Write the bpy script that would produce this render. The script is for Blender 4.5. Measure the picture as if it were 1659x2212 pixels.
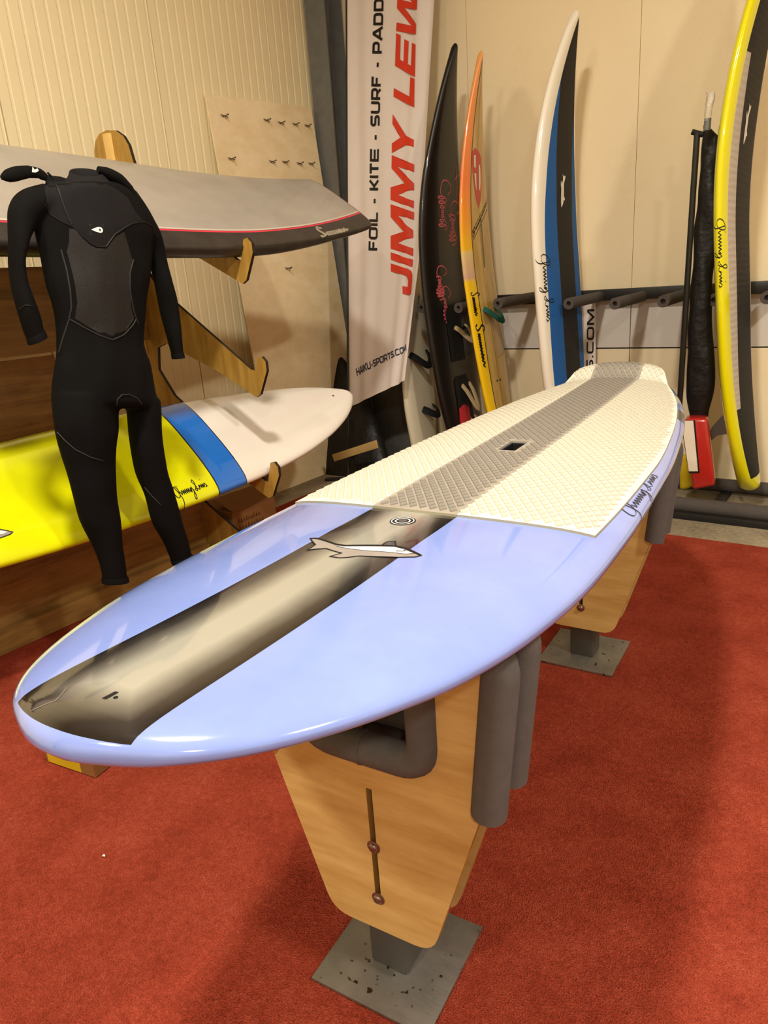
import bpy, bmesh, math, random, mathutils
import numpy as np
from mathutils import Vector, Matrix
from mathutils.geometry import tessellate_polygon, delaunay_2d_cdt
from mathutils.bvhtree import BVHTree

for o in list(bpy.data.objects):
    bpy.data.objects.remove(o, do_unlink=True)
scene = bpy.context.scene
COL = scene.collection
random.seed(4)
R = math.radians

# ------------------------------------------------------------------ camera
IMW, IMH, FPX, CAMH = 1659.0, 2212.0, 1534.0, 1.5
def _cam_axes(vp=(1172.0, 5850.0), yaw=36.08):
    d = Vector(((vp[0]-IMW/2)/FPX, (vp[1]-IMH/2)/FPX, 1.0)).normalized()
    fw = Vector((0, 0, 1))
    hf = (fw - d*fw.dot(d)).normalized()
    hr = d.cross(hf)
    a = -R(yaw)
    X = hr*math.cos(a) + hf*math.sin(a)
    Y = -hr*math.sin(a) + hf*math.cos(a)
    return X, Y, -d
AX, AY, AZ = _cam_axes()
def _to_world(c):
    return Vector((AX.dot(c), AY.dot(c), AZ.dot(c)))
cam_data = bpy.data.cameras.new('camera')
cam_data.sensor_fit = 'VERTICAL'
cam_data.sensor_height = 36.0
cam_data.lens = 36.0*FPX/IMH
cam_data.clip_start = 0.02
cam = bpy.data.objects.new('camera', cam_data)
COL.objects.link(cam)
_r, _u, _b = _to_world(Vector((1, 0, 0))), _to_world(Vector((0, -1, 0))), _to_world(Vector((0, 0, -1)))
cam.matrix_world = Matrix(((_r.x, _u.x, _b.x, 0), (_r.y, _u.y, _b.y, 0), (_r.z, _u.z, _b.z, CAMH), (0, 0, 0, 1)))
scene.camera = cam
# measured picture points turned into room points on a known plane
def _ray(px, py):
    return _to_world(Vector(((px-IMW/2)/FPX, (py-IMH/2)/FPX, 1.0)))
def atY(px, py, Y):
    d = _ray(px, py); return Vector((0, 0, CAMH)) + d*(Y/d.y)
def atX(px, py, X):
    d = _ray(px, py); return Vector((0, 0, CAMH)) + d*(X/d.x)
def atZ(px, py, z):
    d = _ray(px, py); return Vector((0, 0, CAMH)) + d*((z-CAMH)/d.z)
def atPlane(px, py, p0, n):
    d = _ray(px, py); o = Vector((0, 0, CAMH)); return o + d*((p0-o).dot(n)/d.dot(n))

# ------------------------------------------------------------------ world, exposure
world = bpy.data.worlds.new('world'); scene.world = world
world.use_nodes = True
world.node_tree.nodes['Background'].inputs[0].default_value = (1.0, 0.86, 0.66, 1)
world.node_tree.nodes['Background'].inputs[1].default_value = 0.02
vs = scene.view_settings
vs.view_transform = 'Standard'; vs.look = 'None'; vs.gamma = 1.0; vs.use_curve_mapping = False
vs.exposure = 0.20
# ceiling lamps: position, power
LAMPS = [(-1.0, 0.85, 4.62, 140), (2.6, 1.2, 4.62, 165), (-1.0, -2.8, 4.62, 120), (2.6, -2.8, 4.62, 120)]
LAMP_COL = (1.0, 0.92, 0.79)

# ------------------------------------------------------------------ materials
MATS = {}
def srgb(r, g, b):
    f = lambda c: (c/255/12.92) if c/255 <= 0.04045 else ((c/255+0.055)/1.055)**2.4
    return (f(r), f(g), f(b), 1.0)
class NT:
    def __init__(s, name, rough=0.5, spec=0.5, coat=0.0):
        s.m = bpy.data.materials.new(name); s.m.use_nodes = True
        s.t = s.m.node_tree; s.b = s.t.nodes['Principled BSDF']
        s.b.inputs['Roughness'].default_value = rough
        s.b.inputs['Specular IOR Level'].default_value = spec
        s.b.inputs['Coat Weight'].default_value = coat
        s.b.inputs['Coat Roughness'].default_value = 0.04
        MATS[name] = s.m
        s.tc = None
    def n(s, t, **k):
        nd = s.t.nodes.new(t)
        for a, v in k.items(): setattr(nd, a, v)
        return nd
    def l(s, a, b): s.t.links.new(a, b)
    def obj(s):
        if not s.tc: s.tc = s.n('ShaderNodeTexCoord')
        return s.tc.outputs['Object']
    def xyz(s):
        sp = s.n('ShaderNodeSeparateXYZ'); s.l(s.obj(), sp.inputs[0]); return sp.outputs
    def math(s, op, a, b=None, c=None, clamp=False):
        m = s.n('ShaderNodeMath', operation=op, use_clamp=clamp)
        for i, v in enumerate((a, b, c)):
            if v is None: continue
            if isinstance(v, (int, float)): m.inputs[i].default_value = v
            else: s.l(v, m.inputs[i])
        return m.outputs[0]
    def noise(s, scale, detail=4, vec=None, rough=0.6, stretch=None):
        nz = s.n('ShaderNodeTexNoise'); nz.inputs['Scale'].default_value = scale
        nz.inputs['Detail'].default_value = detail; nz.inputs['Roughness'].default_value = rough
        src = vec or s.obj()
        if stretch:
            mp = s.n('ShaderNodeMapping'); mp.inputs['Scale'].default_value = stretch
            s.l(src, mp.inputs[0]); src = mp.outputs[0]
        s.l(src, nz.inputs['Vector'])
        return nz.outputs['Fac']
    def ramp(s, fac, stops):
        r = s.n('ShaderNodeValToRGB'); el = r.color_ramp.elements
        while len(el) < len(stops): el.new(0.5)
        for e, (p, c) in zip(el, stops): e.position = p; e.color = c
        s.l(fac, r.inputs[0]); return r.outputs[0]
    def mix(s, fac, a, b):
        m = s.n('ShaderNodeMix', data_type='RGBA')
        for sock, v in ((m.inputs[0], fac), (m.inputs[6], a), (m.inputs[7], b)):
            if isinstance(v, (int, float)): sock.default_value = v
            elif isinstance(v, tuple): sock.default_value = v
            else: s.l(v, sock)
        return m.outputs[2]
    def col(s, c):
        if isinstance(c, tuple): s.b.inputs['Base Color'].default_value = c
        else: s.l(c, s.b.inputs['Base Color'])
    def bump(s, h, strength=0.3, dist=0.01):
        bp = s.n('ShaderNodeBump'); bp.inputs['Strength'].default_value = strength
        bp.inputs['Distance'].default_value = dist
        s.l(h, bp.inputs['Height']); s.l(bp.outputs[0], s.b.inputs['Normal'])

def plain(name, c, rough=0.5, spec=0.5, coat=0.0, metal=0.0, var=0.06, nscale=8, bump=0.0, bscale=60, bdist=0.002):
    t = NT(name, rough, spec, coat)
    t.b.inputs['Metallic'].default_value = metal
    f = t.noise(nscale, 4)
    lo = tuple(max(0, x*(1-var)) for x in c[:3])+(1,); hi = tuple(min(1, x*(1+var)) for x in c[:3])+(1,)
    t.col(t.ramp(f, [(0.3, lo), (0.7, hi)]))
    if bump: t.bump(t.noise(bscale, 3), bump, bdist)
    return t.m

def wood(name, c1, c2, rough=0.45, stretch=(2, 2, 30), coat=0.0):
    t = NT(name, rough, 0.4, coat)
    a = t.noise(1.6, 8, stretch=stretch, rough=0.65)
    b = t.noise(6, 3)
    f = t.math('ADD', t.math('MULTIPLY', a, 0.75), t.math('MULTIPLY', b, 0.25))
    t.col(t.ramp(f, [(0.36, c1), (0.62, c2)]))
    t.bump(a, 0.06, 0.002)
    return t.m

# carpet
t = NT('carpet_red', 1.0, 0.05)
f1 = t.noise(260, 2); f2 = t.noise(5, 4); f3 = t.noise(60, 3)
f = t.math('ADD', t.math('MULTIPLY', f1, 0.45), t.math('ADD', t.math('MULTIPLY', f2, 0.3), t.math('MULTIPLY', f3, 0.25)))
t.col(t.ramp(f, [(0.33, srgb(116, 38, 25)), (0.5, srgb(174, 68, 48)), (0.68, srgb(208, 102, 78))]))
t.bump(t.math('ADD', f1, t.math('MULTIPLY', f3, 0.6)), 1.0, 0.02)
t.b.inputs['Sheen Weight'].default_value = 0.25
t.b.inputs['Sheen Tint'].default_value = srgb(220, 110, 80)
# concrete
t = NT('concrete', 0.75, 0.3)
a = t.noise(3, 6); b = t.noise(38, 4)
f = t.math('ADD', t.math('MULTIPLY', a, 0.6), t.math('MULTIPLY', b, 0.4))
t.col(t.ramp(f, [(0.35, srgb(108, 98, 80)), (0.6, srgb(158, 145, 120))]))
t.bump(b, 0.15, 0.003)
plain('ribbed_wall', srgb(240, 226, 184), 0.55, 0.4, var=0.03, nscale=2)
t = NT('back_wall', 0.5, 0.4)
a = t.noise(1.3, 5); b = t.noise(22, 5, rough=0.75)
f = t.math('ADD', t.math('MULTIPLY', a, 0.7), t.math('MULTIPLY', b, 0.3))
t.col(t.ramp(f, [(0.3, srgb(234, 216, 176)), (0.42, srgb(241, 224, 186)), (0.7, srgb(245, 230, 196))]))
plain('white_panel', srgb(214, 208, 200), 0.4, 0.5, var=0.03, nscale=2)
plain('ceiling_paint', srgb(215, 210, 195), 0.8, 0.2, var=0.03)
plain('hall_wall', srgb(205, 195, 172), 0.8, 0.2, var=0.03)
plain('steel_paint', srgb(108, 109, 107), 0.5, 0.5, var=0.12, nscale=14)
plain('black_paint', srgb(22, 22, 22), 0.45, 0.5)
plain('gap_dark', srgb(14, 13, 12), 0.9, 0.1)
wood('ply_light', srgb(236, 213, 166), srgb(250, 232, 192), 0.6, (3, 3, 6))
wood('ply_rack', srgb(150, 112, 44), srgb(190, 150, 70), 0.45, (14, 14, 1.6))
wood('ply_rack_h', srgb(112, 82, 40), srgb(160, 122, 66), 0.45, (14, 1.2, 18))
wood('ply_stand', srgb(190, 152, 86), srgb(216, 184, 118), 0.4, (1.6, 14, 16))
wood('batten', srgb(214, 172, 92), srgb(236, 200, 124), 0.5, (14, 14, 1.5))
plain('burnt_edge', srgb(44, 36, 28), 0.8, 0.2)
plain('ply_edge', srgb(168, 128, 62), 0.6, 0.3)
plain('foam_grey', srgb(94, 91, 90), 0.85, 0.3, var=0.08, nscale=40, bump=0.25, bscale=260, bdist=0.002)
plain('foam_dark', srgb(76, 70, 66), 0.85, 0.3, var=0.08, nscale=40, bump=0.25, bscale=220, bdist=0.002)
t = NT('steel_plate', 0.38, 0.5)
t.b.inputs['Metallic'].default_value = 0.75
a = t.noise(5, 5); sp = t.noise(55, 2, rough=0.4)
base = t.ramp(a, [(0.3, srgb(118, 116, 110)), (0.7, srgb(158, 155, 148))])
t.col(t.mix(t.ramp(sp, [(0.66, (0, 0, 0, 1)), (0.71, (1, 1, 1, 1))]), base, srgb(62, 46, 34)))
t.l(t.math('ADD', 0.3, t.math('MULTIPLY', t.noise(6, 6, stretch=(4, 90, 4)), 0.25)), t.b.inputs['Roughness'])
plain('steel_post', srgb(86, 84, 80), 0.45, 0.5, metal=0.5, var=0.12, nscale=10)
plain('bolt_steel', srgb(150, 130, 120), 0.3, 0.5, metal=0.85)
plain('rubber_black', srgb(18, 18, 18), 0.7, 0.3)
plain('neoprene', srgb(12, 11, 11), 0.85, 0.12, var=0.12, nscale=14, bump=0.12, bscale=420, bdist=0.001)
plain('neoprene_grey', srgb(27, 25, 26), 0.85, 0.14, var=0.08, nscale=10, bump=0.12, bscale=420, bdist=0.001)
t = NT('neoprene_mesh', 0.6, 0.35)
v = t.n('ShaderNodeTexVoronoi'); v.inputs['Scale'].default_value = 260; t.l(t.obj(), v.inputs['Vector'])
t.col(t.ramp(v.outputs['Distance'], [(0.1, srgb(36, 34, 32)), (0.6, srgb(22, 21, 20))])); t.bump(v.outputs['Distance'], 0.25, 0.001)
plain('seam_black', srgb(20, 19, 19), 0.6, 0.3)
plain('seam_grey', srgb(42, 41, 41), 0.6, 0.3)
plain('print_white', srgb(235, 232, 226), 0.5, 0.4, var=0.02)
plain('print_black', srgb(18, 18, 22), 0.4, 0.4, var=0.02)
plain('print_navy', srgb(44, 46, 70), 0.6, 0.3, var=0.02)
plain('print_red', srgb(206, 58, 34), 0.6, 0.3, var=0.03)
plain('print_pink', srgb(206, 92, 100), 0.4, 0.4, var=0.04)
plain('print_grey', srgb(150, 142, 136), 0.3, 0.4, coat=0.6, var=0.02)
plain('print_dkgrey', srgb(70, 70, 72), 0.3, 0.4, coat=0.6, var=0.02)
plain('print_chrome', srgb(190, 188, 180), 0.25, 0.5, metal=0.7)
plain('print_crimson', srgb(190, 62, 58), 0.35, 0.4, coat=0.4, var=0.04)
plain('wood_print', srgb(96, 56, 28), 0.8, 0.2)
t = NT('pad_cream', 0.7, 0.3); a = t.noise(30, 4)
t.col(t.ramp(a, [(0.3, srgb(208, 204, 188)), (0.7, srgb(220, 216, 200))])); t.bump(t.noise(300, 2), 0.15, 0.001)
t = NT('pad_grey', 0.75, 0.3); a = t.noise(30, 4)
t.col(t.ramp(a, [(0.3, srgb(142, 134, 122)), (0.7, srgb(158, 150, 137))])); t.bump(t.noise(300, 2), 0.15, 0.001)
plain('pad_cream_tread', srgb(194, 189, 172), 0.55, 0.35, var=0.03, nscale=60)
plain('pad_grey_tread', srgb(132, 126, 116), 0.6, 0.35, var=0.03, nscale=60)
plain('pad_edge', srgb(176, 172, 150), 0.8, 0.2)
plain('cardboard', srgb(140, 98, 58), 0.85, 0.2, var=0.08)
plain('label_yellow', srgb(206, 178, 30), 0.6, 0.3)
plain('banner_white', srgb(222, 212, 206), 0.75, 0.2, var=0.02, nscale=3)
plain('banner_sleeve', srgb(232, 222, 218), 0.7, 0.3)
t = NT('plastic_wrap', 0.25, 0.6)
t.b.inputs['Transmission Weight'].default_value = 0.75; t.col(srgb(240, 236, 225)); t.bump(t.noise(40, 3), 0.6, 0.01)
t = NT('fin_smoke', 0.2, 0.6); t.b.inputs['Transmission Weight'].default_value = 0.45; t.col(srgb(120, 112, 106))
plain('bag_black', srgb(16, 15, 15), 0.5, 0.4, var=0.2, nscale=6, bump=0.5, bscale=9, bdist=0.03)
plain('bag_grey', srgb(74, 72, 68), 0.6, 0.3, var=0.15, nscale=7, bump=0.4, bscale=11, bdist=0.02)
plain('strap_tan', srgb(190, 168, 128), 0.7, 0.3)
plain('strap_green', srgb(22, 84, 76), 0.6, 0.3)
plain('pad_red', srgb(176, 40, 44), 0.6, 0.3)
plain('wood_lath', srgb(190, 160, 100), 0.7, 0.3)
plain('white_gel', srgb(236, 230, 214), 0.16, 0.5, coat=0.8, var=0.015)
plain('cream_gel', srgb(222, 212, 184), 0.25, 0.5, coat=0.5, var=0.02)
plain('black_gel', srgb(20, 19, 19), 0.3, 0.35, coat=0.25, var=0.1)
plain('red_gel', srgb(176, 36, 28), 0.3, 0.5, coat=0.5, var=0.04)
plain('pad_white', srgb(224, 214, 196), 0.7, 0.3)
plain('nail_steel', srgb(96, 84, 66), 0.5, 0.5, metal=0.4)
plain('lamp_housing', srgb(60, 60, 60), 0.5, 0.5)
m = bpy.data.materials.new('lamp_glow'); m.use_nodes = True; MATS['lamp_glow'] = m
_e = m.node_tree.nodes.new('ShaderNodeEmission'); _e.inputs[0].default_value = LAMP_COL+(1,); _e.inputs[1].default_value = 30
m.node_tree.links.new(_e.outputs[0], m.node_tree.nodes['Material Output'].inputs[0])

# ------------------------------------------------------------------ helpers
def tag(o, label=None, cat=None, group=None, kind=None):
    if label: o['label'] = label
    if cat: o['category'] = cat
    if group: o['group'] = group
    if kind: o['kind'] = kind
    return o
def thing(name, label, cat, loc=(0, 0, 0), group=None, kind=None):
    o = bpy.data.objects.new(name, None); COL.objects.link(o); o.location = loc
    o.empty_display_size = 0.05
    return tag(o, label, cat, group, kind)
def link_mesh(name, me, mat, parent=None, smooth=True, auto=None):
    o = bpy.data.objects.new(name, me); COL.objects.link(o)
    if mat is not None:
        for mm in (mat if isinstance(mat, (list, tuple)) else [mat]): me.materials.append(MATS[mm])
    if smooth:
        for p in me.polygons: p.use_smooth = True
        if auto is not None:
            try: me.set_sharp_from_angle(angle=R(auto))
            except Exception: pass
    if parent is not None:
        o.parent = parent
        o.matrix_parent_inverse = wmat(parent).inverted()
    return o
def wmat(o):
    m = o.matrix_basis.copy()
    if o.parent: m = wmat(o.parent) @ o.matrix_parent_inverse @ m
    return m
def mesh(name, V, F, mat, parent=None, smooth=True, auto=35, midx=None, M=None):
    me = bpy.data.meshes.new(name)
    me.from_pydata([tuple(v) for v in V], [], [tuple(f) for f in F]); me.update()
    if midx is not None:
        for p, i in zip(me.polygons, midx): p.material_index = i
    o = link_mesh(name, me, mat, parent, smooth, auto)
    if M is not None: set_world(o, M)
    return o
def set_world(o, M):
    if o.parent: o.matrix_basis = (wmat(o.parent) @ o.matrix_parent_inverse).inverted() @ M
    else: o.matrix_basis = M
def bevel_mesh(o, w=0.003, seg=2, angle=30):
    bm = bmesh.new(); bm.from_mesh(o.data)
    ed = [e for e in bm.edges if len(e.link_faces) == 2 and e.calc_face_angle(0) > R(angle)]
    bmesh.ops.bevel(bm, geom=ed, offset=w, segments=seg, affect='EDGES', profile=0.5)
    bm.to_mesh(o.data); bm.free()
    for p in o.data.polygons: p.use_smooth = True
    try: o.data.set_sharp_from_angle(angle=R(40))
    except Exception: pass
    return o
def box(name, c, s, mat, parent=None, M=None, bev=0.0, rz=0):
    cx, cy, cz = c; x, y, z = s[0]/2, s[1]/2, s[2]/2
    V = [(cx+i*x, cy+j*y, cz+k*z) for k in (-1, 1) for j in (-1, 1) for i in (-1, 1)]
    F = [(0, 2, 3, 1), (4, 5, 7, 6), (0, 1, 5, 4), (2, 6, 7, 3), (0, 4, 6, 2), (1, 3, 7, 5)]
    if rz:
        Rm = Matrix.Rotation(rz, 3, 'Z'); cc = Vector(c)
        V = [tuple(cc + Rm @ (Vector(v)-cc)) for v in V]
    o = mesh(name, V, F, mat, parent, smooth=False, M=M)
    if bev: bevel_mesh(o, bev)
    return o
def fillet(P, rad, seg=6):
    P = [Vector(p) for p in P]; out = [P[0]]
    for i in range(1, len(P)-1):
        r = rad[i] if isinstance(rad, (list, tuple)) else rad
        a, b, c = P[i-1], P[i], P[i+1]
        d1, d2 = (a-b), (c-b); l = min(r, d1.length*0.49, d2.length*0.49)
        p1, p2 = b + d1.normalized()*l, b + d2.normalized()*l
        for k in range(seg+1):
            s = k/seg; out.append(p1*(1-s)**2 + b*2*s*(1-s) + p2*s*s)
    out.append(P[-1]); return out
def fillet_closed(P, rad, seg=5):
    P = [Vector(p) for p in P]; n = len(P); out = []
    for i in range(n):
        r = rad[i] if isinstance(rad, (list, tuple)) else rad
        a, b, c = P[i-1], P[i], P[(i+1) % n]
        if r <= 0: out.append(b); continue
        d1, d2 = (a-b), (c-b); l = min(r, d1.length*0.49, d2.length*0.49)
        p1, p2 = b + d1.normalized()*l, b + d2.normalized()*l
        for k in range(seg+1):
            s = k/seg; out.append(p1*(1-s)**2 + b*2*s*(1-s) + p2*s*s)
    return out
def resample(P, n):
    P = [Vector(p) for p in P]
    L = [0]
    for a, b in zip(P, P[1:]): L.append(L[-1] + (b-a).length)
    out = []; j = 0
    for i in range(n):
        s = L[-1]*i/(n-1)
        while j < len(L)-2 and L[j+1] < s: j += 1
        d = L[j+1]-L[j]; out.append(P[j].lerp(P[j+1], (s-L[j])/d if d > 1e-9 else 0))
    return out
def sweep_vf(P, r, n=12, hole=0.0, flat=1.0, flat_dir=None):
    P = [Vector(p) for p in P]; V = []; F = []
    rr = r if isinstance(r, (list, tuple)) else [r]*len(P)
    up = None
    for i, p in enumerate(P):
        t = (P[min(i+1, len(P)-1)] - P[max(i-1, 0)]).normalized()
        if up is None:
            up = Vector((0, 0, 1)) if abs(t.z) < 0.9 else Vector((1, 0, 0))
            if flat_dir is not None: up = Vector(flat_dir)
        up = (up - t*up.dot(t)).normalized(); sd = t.cross(up)
        for k in range(n):
            a = 2*math.pi*k/n
            V.append(p + up*math.cos(a)*rr[i]*flat + sd*math.sin(a)*rr[i])
    m = len(P)
    for i in range(m-1):
        for k in range(n):
            F.append((i*n+k, i*n+(k+1) % n, (i+1)*n+(k+1) % n, (i+1)*n+k))
    if hole <= 0:
        F.append(tuple(range(n-1, -1, -1))); F.append(tuple((m-1)*n+k for k in range(n)))
    else:
        for e, i in ((0, 0), (1, m-1)):
            base = len(V)
            for k in range(n): V.append(P[i].lerp(V[i*n+k], hole))
            ins = (P[1]-P[0]).normalized()*0.03 if e == 0 else (P[-2]-P[-1]).normalized()*0.03
            b2 = len(V)
            for k in range(n): V.append(P[i].lerp(V[i*n+k], hole) + ins)
            for k in range(n):
                q = (i*n+k, i*n+(k+1) % n, base+(k+1) % n, base+k); F.append(q[::-1] if e == 0 else q)
                q = (base+k, base+(k+1) % n, b2+(k+1) % n, b2+k); F.append(q[::-1] if e == 0 else q)
            q = tuple(b2+k for k in range(n)); F.append(q[::-1] if e == 0 else q)
    return V, F
def sweep(name, P, r, mat, parent=None, n=12, hole=0.0, M=None, flat=1.0, flat_dir=None):
    V, F = sweep_vf(P, r, n, hole, flat, flat_dir)
    return mesh(name, V, F, mat, parent, auto=50, M=M)
def loft(name, rings, mat, parent=None, cap=True, M=None):
    n = len(rings[0]); V = [p for r in rings for p in r]; F = []
    for i in range(len(rings)-1):
        for k in range(n): F.append((i*n+k, i*n+(k+1) % n, (i+1)*n+(k+1) % n, (i+1)*n+k))
    if cap:
        F.append(tuple(range(n-1, -1, -1))); F.append(tuple((len(rings)-1)*n+k for k in range(n)))
    return mesh(name, V, F, mat, parent, auto=60, M=M)
def fixn(o):
    bm = bmesh.new(); bm.from_mesh(o.data); bmesh.ops.recalc_face_normals(bm, faces=bm.faces); bm.to_mesh(o.data); bm.free(); return o
def plate(name, outer, holes, t, fn, mats, parent=None, M=None):
    """flat board cut from a 2D outline; fn(a,b,c) -> 3D with c the thickness coordinate; mats = face, edge"""
    loops = [[Vector((p[0], p[1], 0)) for p in outer]] + [[Vector((p[0], p[1], 0)) for p in h] for h in holes]
    tri = tessellate_polygon(loops)
    flat = [p for l in loops for p in l]; n = len(flat)
    V = [fn(p.x, p.y, 0) for p in flat] + [fn(p.x, p.y, t) for p in flat]
    F = []; mi = []
    for a, b, c in tri:
        F.append((a, b, c)); mi.append(0); F.append((n+c, n+b, n+a)); mi.append(0)
    s = 0
    for l in loops:
        k = len(l)
        for i in range(k):
            a, b = s+i, s+(i+1) % k
            F.append((a, b, n+b, n+a)); mi.append(1)
        s += k
    o = mesh(name, V, F, mats, parent, smooth=False, midx=mi, M=M)
    return fixn(o)
def smooth_interp(xs, ys):
    xs = np.array(xs, float); ys = np.array(ys, float)
    h = np.diff(xs); d = np.diff(ys)/h; m = np.zeros(len(xs))
    m[0], m[-1] = d[0], d[-1]
    for i in range(1, len(xs)-1):
        if d[i-1]*d[i] <= 0: m[i] = 0
        else:
            w1, w2 = 2*h[i]+h[i-1], h[i]+2*h[i-1]; m[i] = (w1+w2)/(w1/d[i-1]+w2/d[i])
    def f(x):
        x = min(max(x, xs[0]), xs[-1]); i = min(max(int(np.searchsorted(xs, x))-1, 0), len(h)-1)
        s = (x-xs[i])/h[i]
        return float((1+2*s)*(1-s)**2*ys[i] + s*(1-s)**2*h[i]*m[i] + s*s*(3-2*s)*ys[i+1] + s*s*(s-1)*h[i]*m[i+1])
    return f

class Board:
    """surfboard body: local x across, y along, z out of the deck"""
    def __init__(s, y0, y1, outline, za, ht, hb, blunt0=True, blunt1=True, n=2.1, nb=2.3, end_r=(0.05, 0.05), boxy=None):
        s.y0, s.y1 = y0, y1
        xs = [p[0] for p in outline]
        s.b0, s.b1 = blunt0, blunt1
        s._w = smooth_interp(xs, [p[1] for p in outline])
        s._w2 = smooth_interp(xs, [p[1]**2 for p in outline])
        s.za, s._ht, s._hb, s.n, s.nb, s.er = za, ht, hb, n, nb, end_r
    def hw(s, y):
        mid = 0.5*(s.y0+s.y1); bl = s.b0 if y < mid else s.b1
        return math.sqrt(max(s._w2(y), 0)) if bl else max(s._w(y), 0)
    def _close(s, y):
        f = 1.0
        for d, r in ((y-s.y0, s.er[0]), (s.y1-y, s.er[1])):
            if d < r: f *= math.sqrt(max(0.0, 1-(1-max(d, 0)/r)**2))
        return f
    def ht(s, y): return s._ht(y)*s._close(y)
    def hb(s, y): return s._hb(y)*s._close(y)
    def top(s, x, y):
        q = min(abs(x)/max(s.hw(y), 1e-4), 1.0)
        return s.za(y) + s.ht(y)*(1-q**s.n)**(1/s.n)
    def bot(s, x, y):
        q = min(abs(x)/max(s.hw(y), 1e-4), 1.0)
        return s.za(y) - s.hb(y)*(1-q**s.nb)**(1/s.nb)
    def rings(s, ny=90, nx=20):
        out = []
        for i in range(ny+1):
            c = 0.5-0.5*math.cos(math.pi*i/ny); c = 0.75*c+0.25*i/ny
            y = s.y0 + (s.y1-s.y0)*c
            if i == 0: y = s.y0+0.0006
            if i == ny: y = s.y1-0.0006
            w = max(s.hw(y), 0.0015); r = []
            for k in range(nx+1):
                a = math.pi*k/nx; x = math.cos(a)
                x = math.copysign(1-(1-abs(x))**1.0, x); r.append(Vector((x*w, y, s.za(y) + s.ht(y)*(max(0, 1-abs(x)**s.n))**(1/s.n))))
            for k in range(1, nx):
                a = math.pi*k/nx; x = -math.cos(a)
                r.append(Vector((x*w, y, s.za(y) - s.hb(y)*(max(0, 1-abs(x)**s.nb))**(1/s.nb))))
            out.append(r)
        return out
    def body(s, name, mat, parent, M, ny=90, nx=20):
        o = loft(name, s.rings(ny, nx), mat, parent, M=M)
        fixn(o)
        for p in o.data.polygons: p.use_smooth = True
        o.data.set_sharp_from_angle(angle=R(80))
        return o
def cdt_fill(poly, step, holes=()):
    pts = [Vector((p[0], p[1])) for p in poly]; edges = []; n = len(pts)
    edges += [(i, (i+1) % n) for i in range(n)]
    for h in holes:
        b = len(pts); pts += [Vector((p[0], p[1])) for p in h]; k = len(h)
        edges += [(b+i, b+(i+1) % k) for i in range(k)]
    def inside(x, y, pl):
        c = False; j = len(pl)-1
        for i in range(len(pl)):
            if (pl[i][1] > y) != (pl[j][1] > y) and x < (pl[j][0]-pl[i][0])*(y-pl[i][1])/(pl[j][1]-pl[i][1])+pl[i][0]: c = not c
            j = i
        return c
    x0, x1 = min(p.x for p in pts), max(p.x for p in pts); y0, y1 = min(p.y for p in pts), max(p.y for p in pts)
    for i in range(int((x1-x0)/step)):
        for j in range(int((y1-y0)/step)):
            x, y = x0+(i+.5)*step, y0+(j+.5)*step
            if inside(x, y, poly) and not any(inside(x, y, h) for h in holes): pts.append(Vector((x, y)))
    V, E, F, _, _, _ = delaunay_2d_cdt(pts, edges, [], 0, 1e-6)
    FF = []
    for f in F:
        cx = sum(V[i].x for i in f)/len(f); cy = sum(V[i].y for i in f)/len(f)
        if inside(cx, cy, poly) and not any(inside(cx, cy, h) for h in holes): FF.append(tuple(f))
    return [(v.x, v.y) for v in V], FF
def decal_fill(name, poly, fn, mat, parent, step=0.02, M=None):
    V, F = cdt_fill(poly, step)
    return mesh(name, [fn(*v) for v in V], F, mat, parent, auto=None, M=M)
def ribbon_vf(P, w, closed=False):
    """2D polyline -> ribbon vertices/faces"""
    P = [Vector((p[0], p[1])) for p in P]; n = len(P); V = []; F = []
    for i in range(n):
        a = P[i-1] if (i > 0 or closed) else None; c = P[(i+1) % n] if (i < n-1 or closed) else None
        d1 = (P[i]-a).normalized() if a is not None else (c-P[i]).normalized()
        d2 = (c-P[i]).normalized() if c is not None else d1
        n1, n2 = Vector((-d1.y, d1.x)), Vector((-d2.y, d2.x))
        m = (n1+n2); m = m.normalized() if m.length > 1e-6 else n1
        k = 1/max(0.45, m.dot(n1))
        V += [P[i]+m*w/2*k, P[i]-m*w/2*k]
    for i in range(n-1 if not closed else n):
        j = (i+1) % n; F.append((2*i, 2*i+1, 2*j+1, 2*j))
    return V, F
def cat(pl, k=4):
    if len(pl) < 3: return pl
    out = []; n = len(pl)
    for i in range(n-1):
        p0, p1, p2, p3 = pl[max(i-1, 0)], pl[i], pl[i+1], pl[min(i+2, n-1)]
        for j in range(k):
            t_ = j/k
            out.append(tuple(.5*((2*p1[c])+(-p0[c]+p2[c])*t_+(2*p0[c]-5*p1[c]+4*p2[c]-p3[c])*t_*t_+(-p0[c]+3*p1[c]-3*p2[c]+p3[c])*t_**3) for c in (0, 1)))
    out.append(tuple(pl[-1])); return out
def strokes(name, polylines, w, fn, mat, parent, M=None, sub=None):
    V = []; F = []
    for pl in polylines:
        closed = False
        if len(pl) > 2 and pl[0] == pl[-1]: closed = True; pl = pl[:-1]
        if sub:
            q = []; pts = pl + ([pl[0]] if closed else [])
            for a, b in zip(pts, pts[1:]):
                k = max(1, int(math.hypot(b[0]-a[0], b[1]-a[1])/sub))
                q += [(a[0]+(b[0]-a[0])*i/k, a[1]+(b[1]-a[1])*i/k) for i in range(k)]
            if not closed: q.append(pts[-1])
            pl = q
        v, f = ribbon_vf(pl, w, closed); b = len(V)
        V += [fn(p.x, p.y) for p in v]; F += [tuple(b+i for i in x) for x in f]
    return mesh(name, V, F, mat, parent, auto=None, M=M)
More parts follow.
